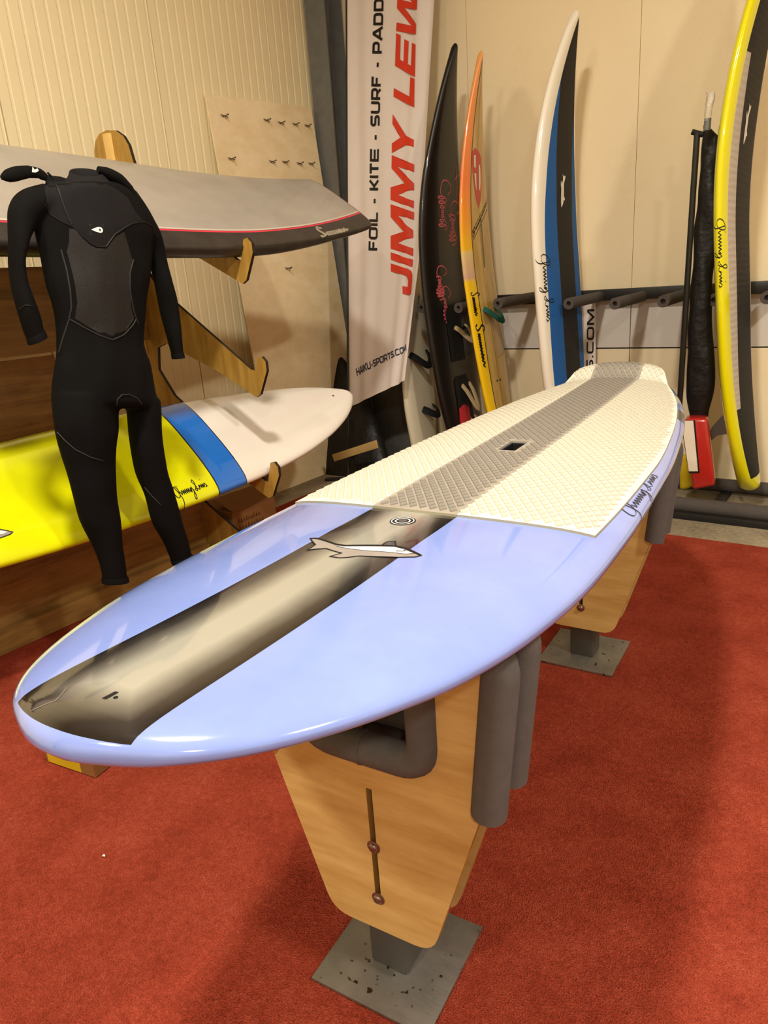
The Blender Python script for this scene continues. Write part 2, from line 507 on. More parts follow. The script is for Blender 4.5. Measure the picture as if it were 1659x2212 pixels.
# wide technical capitals as strokes, height 1
def arc(cx, cy, r, a0, a1, n=4): return [(cx+r*math.cos(R(a0+(a1-a0)*i/n)), cy+r*math.sin(R(a0+(a1-a0)*i/n))) for i in range(n+1)]
def rr(x0, y0, x1, y1, r=.22): return arc(x1-r, y1-r, r, 0, 90)+arc(x0+r, y1-r, r, 90, 180)+arc(x0+r, y0+r, r, 180, 270)+arc(x1-r, y0+r, r, 270, 360)
def glyphs():
    G = {}
    G['I'] = (.18, [[(.09, 0), (.09, 1)]])
    G['L'] = (.95, [[(.09, 1), (.09, .09), (.95, .09)]])
    G['F'] = (.95, [[(.09, 0), (.09, .91), (.95, .91)], [(.09, .48), (.85, .48)]])
    G['E'] = (1.25, [[(1.25, .9), (.09, .9), (.09, .1), (1.25, .1)], [(.09, .5), (1.2, .5)]])
    G['O'] = (1.2, [rr(.09, .09, 1.11, .91)+[rr(.09, .09, 1.11, .91)[0]]])
    G['D'] = (1.15, [[(.09, .09), (.09, .91)]+[p for p in reversed(arc(.8, .66, .25, 0, 90))]+[p for p in reversed(arc(.8, .34, .25, 270, 360))]+[(.09, .09)]])
    G['C'] = (1.1, [[(1.1, .91)]+arc(.31, .69, .22, 90, 180)+arc(.31, .31, .22, 180, 270)+[(1.1, .09)]])
    G['U'] = (1.15, [[(.09, 1)]+arc(.31, .31, .22, 180, 270)+arc(.84, .31, .22, 270, 360)+[(1.06, 1)]])
    G['J'] = (.9, [[(.0, .36), (.0, .12), (.5, .12)]+arc(.5, .34, .22, 270, 360)[1:]+[(.72, 1)]])
    G['K'] = (1.05, [[(.09, 0), (.09, 1)], [(.09, .5), (.4, .5), (1.0, 1)], [(.4, .5), (1.02, 0)]])
    G['T'] = (1.05, [[(0, .91), (1.05, .91)], [(.525, .91), (.525, 0)]])
    G['P'] = (1.1, [[(.09, 0), (.09, .91)]+[p for p in reversed(arc(.8, .69, .22, 0, 90))]+[p for p in reversed(arc(.8, .6, .22, 270, 360))]+[(.09, .38)]])
    G['R'] = (1.12, G['P'][1]+[[(.65, .38), (1.03, 0)]])
    G['A'] = (1.25, [[(0, 0), (.55, .93), (.7, .93), (1.25, 0)], [(.28, .3), (.97, .3)]])
    G['S'] = (1.08, [[(1.05, .91)]+arc(.29, .71, .2, 90, 180)+arc(.29, .7, .2, 180, 270)+[p for p in arc(.79, .3, .2, 90, -90, 8)]+[(.03, .09)]])
    G['M'] = (1.45, [[(.09, 0), (.09, .93), (.2, .93), (.72, .1), (1.25, .93), (1.36, .93), (1.36, 0)]])
    G['W'] = (1.7, [[(0, 1), (.4, .08), (.85, .9), (1.3, .08), (1.7, 1)]])
    G['Y'] = (1.2, [[(0, 1), (.6, .45), (1.2, 1)], [(.6, .45), (.6, 0)]])
    G['H'] = (1.1, [[(.09, 0), (.09, 1)], [(1.01, 0), (1.01, 1)], [(.09, .5), (1.01, .5)]])
    G['-'] = (.5, [[(.05, .42), (.5, .42)]])
    G['.'] = (.2, [[(.1, 0), (.1, .18)]])
    G[' '] = (.45, [])
    return G
GL = glyphs()
def text_lines(txt, h, track=.22, shear=0.0, wide=1.0):
    x = 0; out = []
    for ch in txt:
        w, st = GL[ch]
        for pl in st: out.append([((x+px*wide)*h+shear*py*h, py*h) for px, py in pl])
        x += w*wide+track
    return out, x*h
# hand-written signature as one set of strokes, about 1 unit long
SIG = [[(.10, .62), (.03, .52), (.00, .35), (.04, .24), (.12, .30), (.16, .5), (.15, .62), (.11, .60), (.12, .42), (.13, .2), (.10, .02), (.06, -.04)],
       [(.17, .42), (.19, .30), (.23, .43), (.25, .30), (.28, .43), (.30, .30), (.33, .43), (.35, .30), (.38, .43), (.40, .30), (.43, .43), (.45, .30), (.49, .42), (.48, .28), (.53, .44), (.54, .24), (.51, .06), (.47, .10), (.56, .34)],
       [(.63, .34), (.70, .52), (.70, .66), (.65, .60), (.68, .42), (.64, .26), (.60, .32), (.66, .34), (.73, .28), (.76, .42), (.74, .30), (.79, .40), (.81, .30), (.84, .42), (.86, .30), (.89, .42), (.90, .30), (.94, .42), (.97, .34), (.94, .28), (.99, .32)],
       [(.19, .60), (.195, .62)], [(.90, .56), (.905, .58)]]
SHARK = [(0.00, 0.50), (0.05, .40), (.10, .37), (.15, .33), (.26, .26), (.36, .255), (.62, .24), (.65, .20), (.70, .10), (.755, .07), (.77, .12), (.77, .22), (.84, .25), (.93, .33), (1.0, .44),
         (.93, .46), (.8, .52), (.6, .56), (.45, .58), (.30, .70), (.20, .76), (.24, .64), (.29, .57), (.2, .58), (.12, .60), (.0, .80), (.03, .70), (.06, .62), (.04, .56)]
SIG = [cat(p) for p in SIG]
_SZ = [(207, 430), (260, 428), (320, 442), (440, 480), (520, 492), (700, 490), (850, 492), (885, 466), (930, 455), (968, 456), (976, 500), (1060, 517), (1130, 547), (1203, 583), (1150, 597), (1000, 600), (800, 594), (640, 588), (550, 600), (470, 605), (383, 592), (430, 580), (490, 563), (420, 543), (350, 520), (260, 525), (180, 535), (215, 515), (255, 487), (230, 460)]
_SB = [(440, 500), (520, 503), (700, 502), (960, 506), (1040, 527), (1140, 565), (1060, 571), (900, 553), (700, 541), (520, 518)]
_SF = [(850, 492), (885, 466), (930, 455), (968, 456), (976, 500), (910, 496)]
SHARK = [((x-180)/1023, (535-y)/1023*2.4) for x, y in _SZ]
SHARKB = [((x-180)/1023, (535-y)/1023*2.4) for x, y in _SB]

# ================================================================== THE SETTING
WALLY, WALLX = 5.27, -4.10
box('floor', (1.0, 0.6, -0.05), (10.4, 11.0, 0.1), 'concrete').__setitem__('kind', 'structure')
box('ceiling', (1.0, 0.6, 5.05), (10.4, 11.0, 0.1), 'ceiling_paint').__setitem__('kind', 'structure')
box('wall_right', (6.15, 0.6, 2.5), (0.1, 11.0, 5.0), 'hall_wall').__setitem__('kind', 'structure')
box('wall_rear', (1.0, -4.85, 2.5), (10.2, 0.1, 5.0), 'hall_wall').__setitem__('kind', 'structure')

# left wall of narrow-ribbed metal panels
wl = tag(box('wall_left', (WALLX-0.09, 0.23, 2.5), (0.1, 10.06, 5.0), 'gap_dark'), kind='structure')
def ribbed(y0, y1):
    prof = []; pitch = 0.0785; n = max(1, round((y1-y0)/pitch)); pt = (y1-y0-0.008)/n
    for i in range(n):
        b = y0+0.004+i*pt
        prof += [(b, 0), (b+pt*0.72, 0), (b+pt*0.79, -0.0035), (b+pt*0.93, -0.0035)]
    prof.append((y1-0.004, 0))
    V = []; F = []
    for y, d in prof: V += [(WALLX+d, y, 0.0), (WALLX+d, y, 5.0)]
    k = len(prof)
    for i in range(k-1): F.append((2*i, 2*i+2, 2*i+3, 2*i+1))
    V += [(WALLX-0.03, y0+0.004, 0), (WALLX-0.03, y0+0.004, 5), (WALLX-0.03, y1-0.004, 0), (WALLX-0.03, y1-0.004, 5)]
    b = 2*k; F += [(b, 0, 1, b+1), (2*k-2, b+2, b+3, 2*k-1), (b+2, b, b+1, b+3)]
    o = mesh('ribbed_panel', V, F, 'ribbed_wall', wl, smooth=False)
    return o
ys = [-4.2, -3.1, -2.0, -0.9, 0.2, 1.3, 2.4, 3.5, 4.6, 5.26]
for a, b in zip(ys, ys[1:]): ribbed(a, b)

# back wall: smooth sheets above, white sheets below the rack rail
wb = tag(box('wall_back', (1.0, WALLY+0.10, 2.5), (10.4, 0.1, 5.0), 'gap_dark'), kind='structure')
xs = [-4.08, -2.80, -1.56, -0.32, 0.92, 2.16, 3.40, 4.64, 5.9]
for a, b in zip(xs, xs[1:]):
    o = box('wall_sheet', ((a+b)/2, WALLY+0.014, 3.17), (b-a-0.003, 0.03, 3.66), 'back_wall', wb)
    box('wall_sheet', ((a+b)/2, WALLY+0.02, 1.10), (b-a-0.006, 0.03, 0.33), 'white_panel', wb)
    box('wall_sheet', ((a+b)/2, WALLY+0.026, 0.47), (b-a-0.006, 0.03, 0.91), 'back_wall', wb)

# steel H column in the corner
sc = thing('steel_column', 'grey painted steel H column in the corner behind the banner', 'column', (-4.0, 5.13, 0), kind='structure')
box('flange', (-3.975, 5.03, 2.5), (0.19, 0.014, 5.0), 'steel_paint', sc)
box('flange', (-3.975, 5.235, 2.5), (0.19, 0.014, 5.0), 'steel_paint', sc)
box('web', (-3.985, 5.132, 2.5), (0.012, 0.19, 5.0), 'steel_paint', sc)

# carpet
def carpet():
    poly = [(-3.52, -1.8), (3.6, -1.8), (3.6, 4.04), (-3.52, 4.04)]
    V = []; F = []; n = 0
    nx, ny = 60, 50
    rnd = random.Random(2)
    for j in range(ny+1):
        for i in range(nx+1):
            x = -3.52+7.12*i/nx; y = -1.8+5.84*j/ny
            V.append((x, y, 0.010+0.0015*rnd.random()))
    for j in range(ny):
        for i in range(nx):
            a = j*(nx+1)+i; F.append((a, a+1, a+nx+2, a+nx+1))
    b = len(V); ring = [i for i in range(nx+1)]+[j*(nx+1)+nx for j in range(1, ny+1)]+[ny*(nx+1)+i for i in range(nx-1, -1, -1)]+[j*(nx+1) for j in range(ny-1, 0, -1)]
    for i in ring: V.append((V[i][0], V[i][1], 0.0))
    k = len(ring)
    for i in range(k): F.append((ring[i], b+i, b+(i+1) % k, ring[(i+1) % k]))
    o = mesh('carpet', V, F, 'carpet_red', None, auto=60)
    tag(o, 'large red carpet laid over the concrete floor', 'carpet')
carpet()

# ================================================================== CEILING LAMPS (the hall's own lights)
for i, (x, y, z, pw) in enumerate(LAMPS):
    lt = thing('ceiling_lamp', ['round industrial lamp hanging above the lavender paddle board', 'round industrial lamp hanging over the right of the hall', 'round industrial lamp hanging behind the photographer', 'round industrial lamp hanging in the far rear right of the hall'][i], 'lamp', (x, y, z), group='ceiling lamps')
    rg = lambda r, zz: [Vector((x+r*math.cos(2*math.pi*k/24), y+r*math.sin(2*math.pi*k/24), zz)) for k in range(24)]
    loft('housing', [rg(0.05, z+0.22), rg(0.09, z+0.2), rg(0.1, z+0.1), rg(0.21, z+0.06), rg(0.22, z+0.02), rg(0.2, z+0.02)], 'lamp_housing', lt)
    loft('diffuser', [rg(0.19, z+0.018), rg(0.185, z+0.006)], 'lamp_glow', lt)
    sweep('cable', [(x, y, z+0.2), (x, y, 5.0)], 0.008, 'rubber_black', lt, 6)
    ld = bpy.data.lights.new('lamp_light', 'AREA'); ld.shape = 'DISK'; ld.size = 0.36; ld.energy = pw; ld.color = LAMP_COL
    lo = bpy.data.objects.new('lamp_light', ld); COL.objects.link(lo); lo.location = (x, y, z-0.004); lo.parent = lt; lo.matrix_parent_inverse = wmat(lt).inverted()

# ================================================================== MAIN PADDLE BOARD
BA, BU, BW = Vector((-.757, .925, 0)), Vector((-.0857, .9963, 0)), Vector((.9963, .0857, 0))
MB_ = Matrix(((BW.x, BU.x, 0, BA.x), (BW.y, BU.y, 0, BA.y), (0, 0, 1, 0), (0, 0, 0, 1)))
cl = lambda v, a=0., b=1.: min(max(v, a), b)
OUT = [(-.618, 0), (-.600, .075), (-.570, .132), (-.52, .188), (-.45, .238), (-.36, .284), (-.24, .330), (-.05, .370), (.2, .395), (.5, .402), (.9, .396), (1.3, .372), (1.6, .338), (1.85, .290), (2.05, .232), (2.2, .165), (2.3, .10), (2.35, 0)]
mb = Board(-.618, 2.35, OUT,
           lambda y: .974 + .068*cl((.3-y)/.9)**2 + .045*cl((y-1.0)/1.35)**2,
           lambda y: .069 - .040*cl((.1-y)/.7)**1.3 - .022*cl((y-1.2)/1.15)**1.5,
           lambda y: .042 - .020*cl((.1-y)/.7) - .012*cl((y-1.4)/.95), n=2.05, nb=2.6, end_r=(.045, .045))
VF0 = -.605
t = NT('main_gel', 0.12, 0.5, 0.9)
x, y, z = t.xyz()
ax = t.math('ABSOLUTE', x)
vf = t.math('ADD', VF0, t.math('MULTIPLY', t.math('MULTIPLY', x, x), 2.4))
d1 = t.math('SUBTRACT', .098, ax); d2 = t.math('MULTIPLY', t.math('SUBTRACT', y, vf), .8)
dm = t.math('MINIMUM', d1, d2)
rock = t.math('POWER', t.math('MAXIMUM', t.math('DIVIDE', t.math('SUBTRACT', .3, y), .9), 0), 2)
zt = t.math('SUBTRACT', z, t.math('ADD', .984, t.math('MULTIPLY', rock, .066)))
mask = t.math('MULTIPLY', t.math('GREATER_THAN', dm, 0), t.math('GREATER_THAN', zt, 0))
mask = t.math('MULTIPLY', mask, t.math('LESS_THAN', y, .40))
nz = t.math('MULTIPLY', t.math('SUBTRACT', t.noise(7, 3), .5), .022)
fade = t.ramp(t.math('DIVIDE', t.math('ADD', dm, nz), .075, clamp=True), [(0.0, srgb(20, 18, 18)), (0.30, srgb(48, 44, 42)), (.62, srgb(104, 101, 93)), (1.0, srgb(156, 154, 142))])
vein = t.noise(5, 6)
blue = t.ramp(vein, [(.3, srgb(126, 146, 214)), (.7, srgb(138, 158, 222))])
t.col(t.mix(mask, blue, fade))
pb = thing('paddle_board', 'glossy lavender blue paddle board lying across two wooden display stands', 'paddle board', MB_.to_translation())
body = mb.body('body', 'main_gel', pb, MB_, 130, 36)
# carry-handle recess cut into the body
HX0, HX1, HY0, HY1 = -.024, .026, .785, .90
cut = box('handle_cutter', ((HX0+HX1)/2, (HY0+HY1)/2, 1.045), (HX1-HX0, HY1-HY0, .09), 'rubber_black')
set_world(cut, MB_)
md = body.modifiers.new('b', 'BOOLEAN'); md.operation = 'DIFFERENCE'; md.object = cut; md.solver = 'EXACT'
bpy.context.view_layer.update()
nm = bpy.data.meshes.new_from_object(body.evaluated_get(bpy.context.evaluated_depsgraph_get()))
body.modifiers.clear(); body.data = nm
if len(nm.materials) > 1: nm.materials.pop(index=1)
for p in nm.polygons: p.material_index = 0; p.use_smooth = True
nm.set_sharp_from_angle(angle=R(60))
bpy.data.objects.remove(cut, do_unlink=True)
zb = .985
Vh = [(a, b, c) for c in (1.041, zb+.018) for b in (HY0+.002, HY1-.002) for a in (HX0+.002, HX1-.002)]
mesh('handle_recess', Vh, [(4, 5, 7, 6), (0, 1, 5, 4), (1, 3, 7, 5), (3, 2, 6, 7), (2, 0, 4, 6)], 'rubber_black', pb, smooth=False, M=MB_)['label'] = 'black carry handle recess'
def deck_px(px, py, z=1.045):
    for _ in range(5):
        q = atZ(px, py, z)-BA; lx, ly = q.dot(BW), q.dot(BU); z = mb.top(lx, ly)
    return lx, ly
dfn = lambda lift: (lambda a, b: (a, b, mb.top(a, b)+lift))
zs = lambda p: deck_px(620+p[0]/4.1475, 1060+p[1]/4.1475)
lg = decal_fill('shark_logo', [zs(p) for p in _SZ], dfn(.0006), 'print_grey', pb, .008, MB_)
decal_fill('belly_print', [zs(p) for p in _SB], dfn(.0009), 'print_white', lg, .008, MB_)
decal_fill('fin_print', [zs(p) for p in _SF], dfn(.0009), 'print_dkgrey', lg, .008, MB_)
strokes('outline_print', [[zs(p) for p in _SZ]+[zs(_SZ[0])]], .0028, dfn(.0011), 'print_black', lg, MB_, sub=.006)
strokes('outline_print', [[zs(p) for p in _SB]+[zs(_SB[0])]], .0011, dfn(.0013), 'print_black', lg, MB_, sub=.006)
strokes('outline_print', [[zs(p) for p in ((207, 432), (260, 430), (320, 444), (440, 484), (520, 495), (700, 493), (850, 494), (976, 501), (1060, 519), (1130, 549), (1195, 582))]], .006, dfn(.0012), 'print_black', lg, MB_, sub=.006)
strokes('outline_print', [[zs(p) for p in ((975, 543), (1010, 547), (1050, 545), (1062, 533), (1040, 522))]], .003, dfn(.0014), 'print_dkgrey', lg, MB_, sub=.004)
rc = deck_px(870, 1126)
cir = lambda r, n=28: [(rc[0]+r*math.cos(2*math.pi*k/n), rc[1]+r*math.sin(2*math.pi*k/n)) for k in range(n)]
vp = decal_fill('vent_badge', cir(.0265), dfn(.0008), 'print_black', pb, .006, MB_)
strokes('badge_ring', [cir(.0225)+cir(.0225)[:1]], .0022, dfn(.0011), 'print_white', vp, MB_)
strokes('badge_ring', [cir(.0145)+cir(.0145)[:1]], .003, dfn(.0011), 'print_white', vp, MB_)
decal_fill('vent_plug', cir(.009), dfn(.0014), 'print_dkgrey', vp, .004, MB_)
sl = [deck_px(*p) for p in ((220, 1509), (229, 1511), (257, 1496), (249, 1494))]
decal_fill('leash_slot', sl, dfn(.0006), 'print_black', pb, .006, MB_)
sd = deck_px(250, 1507)
decal_fill('screw_hole', [(sd[0]+.003*math.cos(a*.7854), sd[1]+.003*math.sin(a*.7854)) for a in range(8)], dfn(.0006), 'print_black', pb, .01, MB_)
# scratches beside the nose print
strokes('scratch', [[deck_px(*p) for p in ((66, 1537), (80, 1530), (100, 1521), (120, 1514), (132, 1502), (144, 1486))]], .0007, dfn(.0006), 'print_grey', pb, MB_, sub=.01)
# signature on the right rail
def rail_fn(off):
    def f(a, b):   # a along the board, b down the rail
        yv = a; hw = mb.hw(yv); q = b
        ang = q; xx = hw*math.cos(ang); zz = mb.za(yv)+mb.ht(yv)*max(0, 1-abs(math.cos(ang))**mb.n)**(1/mb.n)
        return (xx+off*math.cos(ang), yv, zz+off*math.sin(ang))
    return f
strokes('signature', [[(.50+px*.33, R(2)+py*R(46)) for px, py in pl] for pl in SIG], .0045, rail_fn(.0012), 'print_black', pb, MB_, sub=.01)
# grey-gold sticker near the tail on the rail
Vs = [(1.50+i*.03, R(6)+j*R(9)) for j in range(5) for i in range(6)]
rf = rail_fn(.001)
mesh('rail_sticker', [rf(*v) for v in Vs], [(j*6+i, j*6+i+1, j*6+i+7, j*6+i+6) for j in range(4) for i in range(5)], 'print_dkgrey', pb, M=MB_)
# ---- deck pads
def kick(y): s = cl((y-2.03)/.10); return .045*s*s*(3-2*s)
PADT = .0055
def pad_top(a, b): return mb.top(min(max(a, -mb.hw(b)*.97), mb.hw(b)*.97), b)+PADT+kick(b)
PY0, PY1, SW = .252, 2.17, .098
pw = lambda v: mb.hw(v)-.026-.016*cl((.9-v)/.65)
pfront = lambda a: .243+.062*(a/.34)**2
def pad(name, poly, mat, holes=()):
    V, F = cdt_fill(poly, .02, holes)
    n0 = len(V); W = [(a, b, pad_top(a, b)) for a, b in V]; mi = [0]*len(F)
    for lp in (poly,)+tuple(holes):
        b0 = len(W); k = len(lp)
        for a, b in lp: W.append((a, b, pad_top(a, b)))
        for a, b in lp: W.append((a, b, mb.top(a, b)-.004))
        for i in range(k): F.append((b0+i, b0+(i+1) % k, b0+k+(i+1) % k, b0+k+i)); mi.append(1)
    o = mesh(name, W, F, [mat, 'pad_edge'], pb, auto=40, midx=mi, M=MB_)
    return fixn(o)
NV = 60
vsamp = [PY0+(PY1-PY0)*i/NV for i in range(NV+1)]
def side_poly(s):
    p = [(s*(SW+.0006), v) for v in vsamp if v > pfront(SW)+.004]
    p = [(s*(SW+.0006), pfront(SW))]+p
    ac = pw(.3)
    for _ in range(8): ac = pw(pfront(ac))
    outer = [(s*max(pw(v), SW+.004), v) for v in reversed(vsamp) if v > pfront(ac)+.006]
    front = [(s*a, pfront(a)) for a in [ac-(ac-SW)*i/12 for i in range(12)]]
    q = p+outer+front
    return q if s > 0 else q
pads = {}
hole = [(HX0, HY0), (HX1, HY0), (HX1, HY1), (HX0, HY1)]
cpoly = [(-SW, pfront(SW))]+[(-SW+2*SW*i/8, pfront(-SW+2*SW*i/8)) for i in range(1, 8)]+[(SW, pfront(SW))]+[(SW, v) for v in vsamp if v > pfront(SW)+.004]+[(-SW, v) for v in reversed(vsamp) if v > pfront(SW)+.004]
pads['c'] = pad('centre_pad', cpoly, 'pad_grey', (hole,))
pads['l'] = pad('side_pad', side_poly(-1), 'pad_cream'); pads['r'] = pad('side_pad', side_poly(1), 'pad_cream')
pads['c']['label'] = 'grey diamond-tread centre pad'; pads['l']['label'] = 'cream diamond-tread side pad'; pads['r']['label'] = 'cream diamond-tread side pad'
DX, DY = .0232, .0365
acc = {k: ([], []) for k in pads}
ny = int((PY1-PY0)/(DY/2))
for j in range(1, ny):
    yv = PY0+j*DY/2
    for i in range(-18, 19):
        xv = (i+(.5 if j % 2 else 0))*DX
        a, b = .0093, .0150
        key = 'c' if abs(xv) < SW-.006 else ('l' if xv < -SW-.006 else ('r' if xv > SW+.006 else None))
        if key is None: continue
        if abs(xv)+a > pw(yv)-.003 or yv-b < pfront(xv)+.001 or yv+b > PY1-.004: continue
        if HX0-.01 < xv < HX1+.01 and HY0-.015 < yv < HY1+.015: continue
        V, F = acc[key]; n0 = len(V)
        for sc_, hgt in ((1.0, -.0006), (.84, .0030)):
            for dx, dy in ((a*sc_, 0), (0, b*sc_), (-a*sc_, 0), (0, -b*sc_)):
                V.append((xv+dx, yv+dy, pad_top(xv+dx, yv+dy)+hgt))
        F += [(n0+4, n0+5, n0+6, n0+7)]+[(n0+k, n0+(k+1) % 4, n0+4+(k+1) % 4, n0+4+k) for k in range(4)]
for key, (V, F) in acc.items():
    o = mesh('tread_diamonds', V, F, 'pad_grey_tread' if key == 'c' else 'pad_cream_tread', pads[key], smooth=False, M=MB_)
    o['kind'] = 'stuff'

# ================================================================== DISPLAY STANDS
def stand(cx, cy, rz, label):
    c, s_ = math.cos(rz), math.sin(rz)
    L = lambda a, b, z: Vector((cx+a*c-b*s_, cy+a*s_+b*c, z))
    root = thing('display_stand', label, 'display stand', (cx, cy, 0.011), group='wooden display stands under the lavender board')
    Z0 = .0125
    def lbox(name, ctr, size, mat, bev=0): 
        o = box(name, L(*ctr), size, mat, root, rz=rz)
        if bev: bevel_mesh(o, bev)
        return o
    lbox('base_plate', (0, 0, Z0+.004), (.294, .294, .008), 'steel_plate', .0012)
    lbox('post', (0, 0, (.019+.62)/2), (.095, .095, .60), 'steel_post', .007)
    # weld seam line on the post face
    for sgn in (-1, 1):
        base = -.0475-.018 if sgn < 0 else .0475
        outer = [(-.125, .150), (.125, .150), (.232, .50), (.256, .58), (.288, .888), (.132, .888), (.132, .612), (-.132, .612), (-.132, .888), (-.288, .888), (-.256, .58), (-.232, .50)]
        outer = [(p.x, p.y) for p in fillet_closed([(a, b, 0) for a, b in outer], [.045, .045, .03, .03, .02, .02, .02, .02, .02, .02, .03, .03])]
        slot = [(-.007, .235), (.007, .235), (.007, .525), (-.007, .525)]
        plate('panel', outer, [slot], .018, lambda a, b, t_: L(a, base+t_, b), ['ply_stand', 'ply_edge'], root)
        yc = base+.009
        path = [(.258, .552), (.291, .897), (.130, .897), (.130, .616), (-.130, .616), (-.130, .897), (-.291, .897), (-.258, .552)]
        P = fillet([L(a, yc, b) for a, b in path], .055, 7)
        sweep('foam_tube', P, .034, 'foam_grey', root, 16, hole=.35)
        # joint line in the foam
        a0, a1 = L(-.012, yc, .616), L(-.004, yc, .616)
        sweep('foam_joint', [a0, a1], .0352, 'foam_grey', root, 16)
        if sgn < 0:
            for bz in (.378, .240):
                for nm_, r0, d0, d1 in (('washer', .0155, 0, -.003), ('bolt', .0105, -.002, -.008)):
                    ring = lambda r, d: [L(r*math.cos(k*math.pi/8), base+d, bz+r*math.sin(k*math.pi/8)) for k in range(16)]
                    loft(nm_, [ring(r0, d0), ring(r0, d1*.6), ring(r0*.75, d1)], 'bolt_steel', root)
    return root
stand(-.772, .995, R(4.9), 'near wooden display stand with padded foam edges under the board nose')
stand(-.884, 2.530, R(3.5), 'far wooden display stand with padded foam edges under the board tail')

# ================================================================== LEFT BOARD RACK
RY = 2.60
rk = thing('board_rack', 'plywood board rack with sloping hooked arms along the ribbed wall', 'rack', (-3.3, 2.0, 0))
def upright(Y):
    def arm(dz, dr=0.0):      # hooked arm: top edge from the stem to the crook, lip, underside and the round cut below it
        return [(-3.40, 1.705+dz-dr), (-3.30, 1.562+dz-dr), (-3.163, 1.468+dz-dr), (-2.665, 1.126+dz-dr), (-2.640, 1.122+dz-dr), (-2.624, 1.145+dz-dr*.3), (-2.608, 1.184+dz), (-2.580, 1.190+dz), (-2.556, 1.165+dz),
                (-2.556, 1.120+dz), (-2.620, 1.000+dz), (-2.650, .985+dz), (-2.912, 1.115+dz), (-3.300, 1.262+dz), (-3.375, 1.240+dz)]
    pts = [(-3.64, 0.013), (-3.645, 2.22), (-3.635, 2.275), (-3.61, 2.32), (-3.57, 2.345), (-3.50, 2.352), (-3.43, 2.34), (-3.375, 2.305), (-3.345, 2.26), (-3.33, 2.19)]
    pts += arm(.556, .03)[1:]
    pts += arm(0)
    pts += arm(-.542, .045)
    pts += [(-3.40, .61), (-3.30, .45), (-3.15, .340), (-2.916, .205), (-2.63, .03), (-2.63, .013)]
    pts = pts[::-1]
    return plate('upright', pts, [], .018, lambda a, b, c: Vector((a, Y+c, b)), ['ply_rack', 'burnt_edge'], rk)
upright(RY); upright(0.75)
box('batten', (-3.49, RY-.012, 1.173), (.045, .022, 2.318), 'batten', rk)
box('batten', (-3.49, .75-.012, 1.173), (.045, .022, 2.318), 'batten', rk)
box('back_beam', (-3.43, 1.60, 1.485), (.018, 1.98, .40), 'ply_rack_h', rk)
box('back_board', (-3.60, 1.30, .86), (.015, 1.62, .80), 'ply_rack_h', rk)
box('kick_board', (-3.20, 1.66, .232), (.02, 1.84, .438), 'ply_rack_h', rk)
box('foot_rail', (-3.165, 1.66, .066), (.045, 1.80, .106), 'ply_rack_h', rk)

# ---- yellow, blue and white long board on the lowest arms
TH = R(33)
def rack_mat(x0, y0, z0):
    ex, ey, ez = Vector((math.cos(TH), 0, -math.sin(TH))), Vector((0, 1, 0)), Vector((math.sin(TH), 0, math.cos(TH)))
    return Matrix(((ex.x, ey.x, ez.x, x0), (ex.y, ey.y, ez.y, y0), (ex.z, ey.z, ez.z, z0), (0, 0, 0, 1)))
YM = rack_mat(-2.915, 0.0, .770) @ Matrix.Translation((0, 2.6, 0)) @ Matrix.Rotation(R(1.0), 4, 'X') @ Matrix.Rotation(R(-.6), 4, 'Z') @ Matrix.Translation((0, -2.6, 0))
yb = Board(.55, 3.66, [(.55, 0), (.57, .09), (.65, .17), (.85, .25), (1.2, .315), (1.7, .345), (2.1, .35), (2.5, .338), (2.9, .302), (3.2, .245), (3.42, .175), (3.56, .105), (3.63, .05), (3.66, 0)],
           lambda y: -.02+.07*cl((y-2.5)/1.16)**2+.03*cl((1.2-y)/.7)**2, lambda y: .058-.03*cl((y-2.6)/1.1), lambda y: .055-.03*cl((y-2.6)/1.1), n=2.4, nb=2.2, end_r=(.04, .04))
t = NT('yellow_gel', 0.18, 0.5, 0.8)
x, y, z = t.xyz()
yq = t.math('ADD', y, t.math('MULTIPLY', x, .15))
vein = t.noise(3, 3)
yel = t.ramp(vein, [(.3, srgb(212, 216, 6)), (.7, srgb(230, 232, 10))])
c1 = t.mix(t.math('GREATER_THAN', yq, 2.31), yel, srgb(6, 10, 30))
c1 = t.mix(t.math('GREATER_THAN', yq, 2.318), c1, srgb(28, 110, 205))
c1 = t.mix(t.math('GREATER_THAN', yq, 2.50), c1, srgb(6, 10, 30))
c1 = t.mix(t.math('GREATER_THAN', yq, 2.506), c1, srgb(236, 230, 220))
t.col(c1)
ybt = thing('paddle_board', 'yellow paddle board with blue band and white nose lying on the plywood rack', 'paddle board', (-2.915, 2.1, .8))
yb.body('body', 'yellow_gel', ybt, YM, 110, 26)
yfn = lambda l: (lambda a, b: (a, b, yb.top(a, b)+l))
# signature near the lower rail (local x points down the slope)
def yb_px(px, py):
    n = Vector((math.sin(TH), 0, math.cos(TH))); p0 = Vector((-2.915, 2, .77))+n*.03
    q = YM.inverted() @ atPlane(px, py, p0, n); return q.x, q.y
s0, s1 = yb_px(404, 1085), yb_px(470, 1060)
def sig_on(y0, y1, inset, h):
    out = []
    for pl in SIG:
        out.append([(yb.hw(y0+(y1-y0)*px)-inset-(py-.1)*h, y0+(y1-y0)*px) for px, py in pl])
    return out
strokes('signature', sig_on(s0[1], s1[1], .018, .16), .0045, yfn(.0012), 'print_black', ybt, YM, sub=.01)
sk = yb_px(10, 1127)
lg2 = decal_fill('shark_logo', [(sk[0]-(b-.1)*.20, sk[1]-.24+a*.25) for a, b in SHARK], yfn(.0012), 'print_grey', ybt, .015, YM)
strokes('outline_print', [[(sk[0]-(b-.1)*.20, sk[1]-.24+a*.25) for a, b in SHARK+SHARK[:1]]], .004, yfn(.002), 'print_black', lg2, YM, sub=.01)
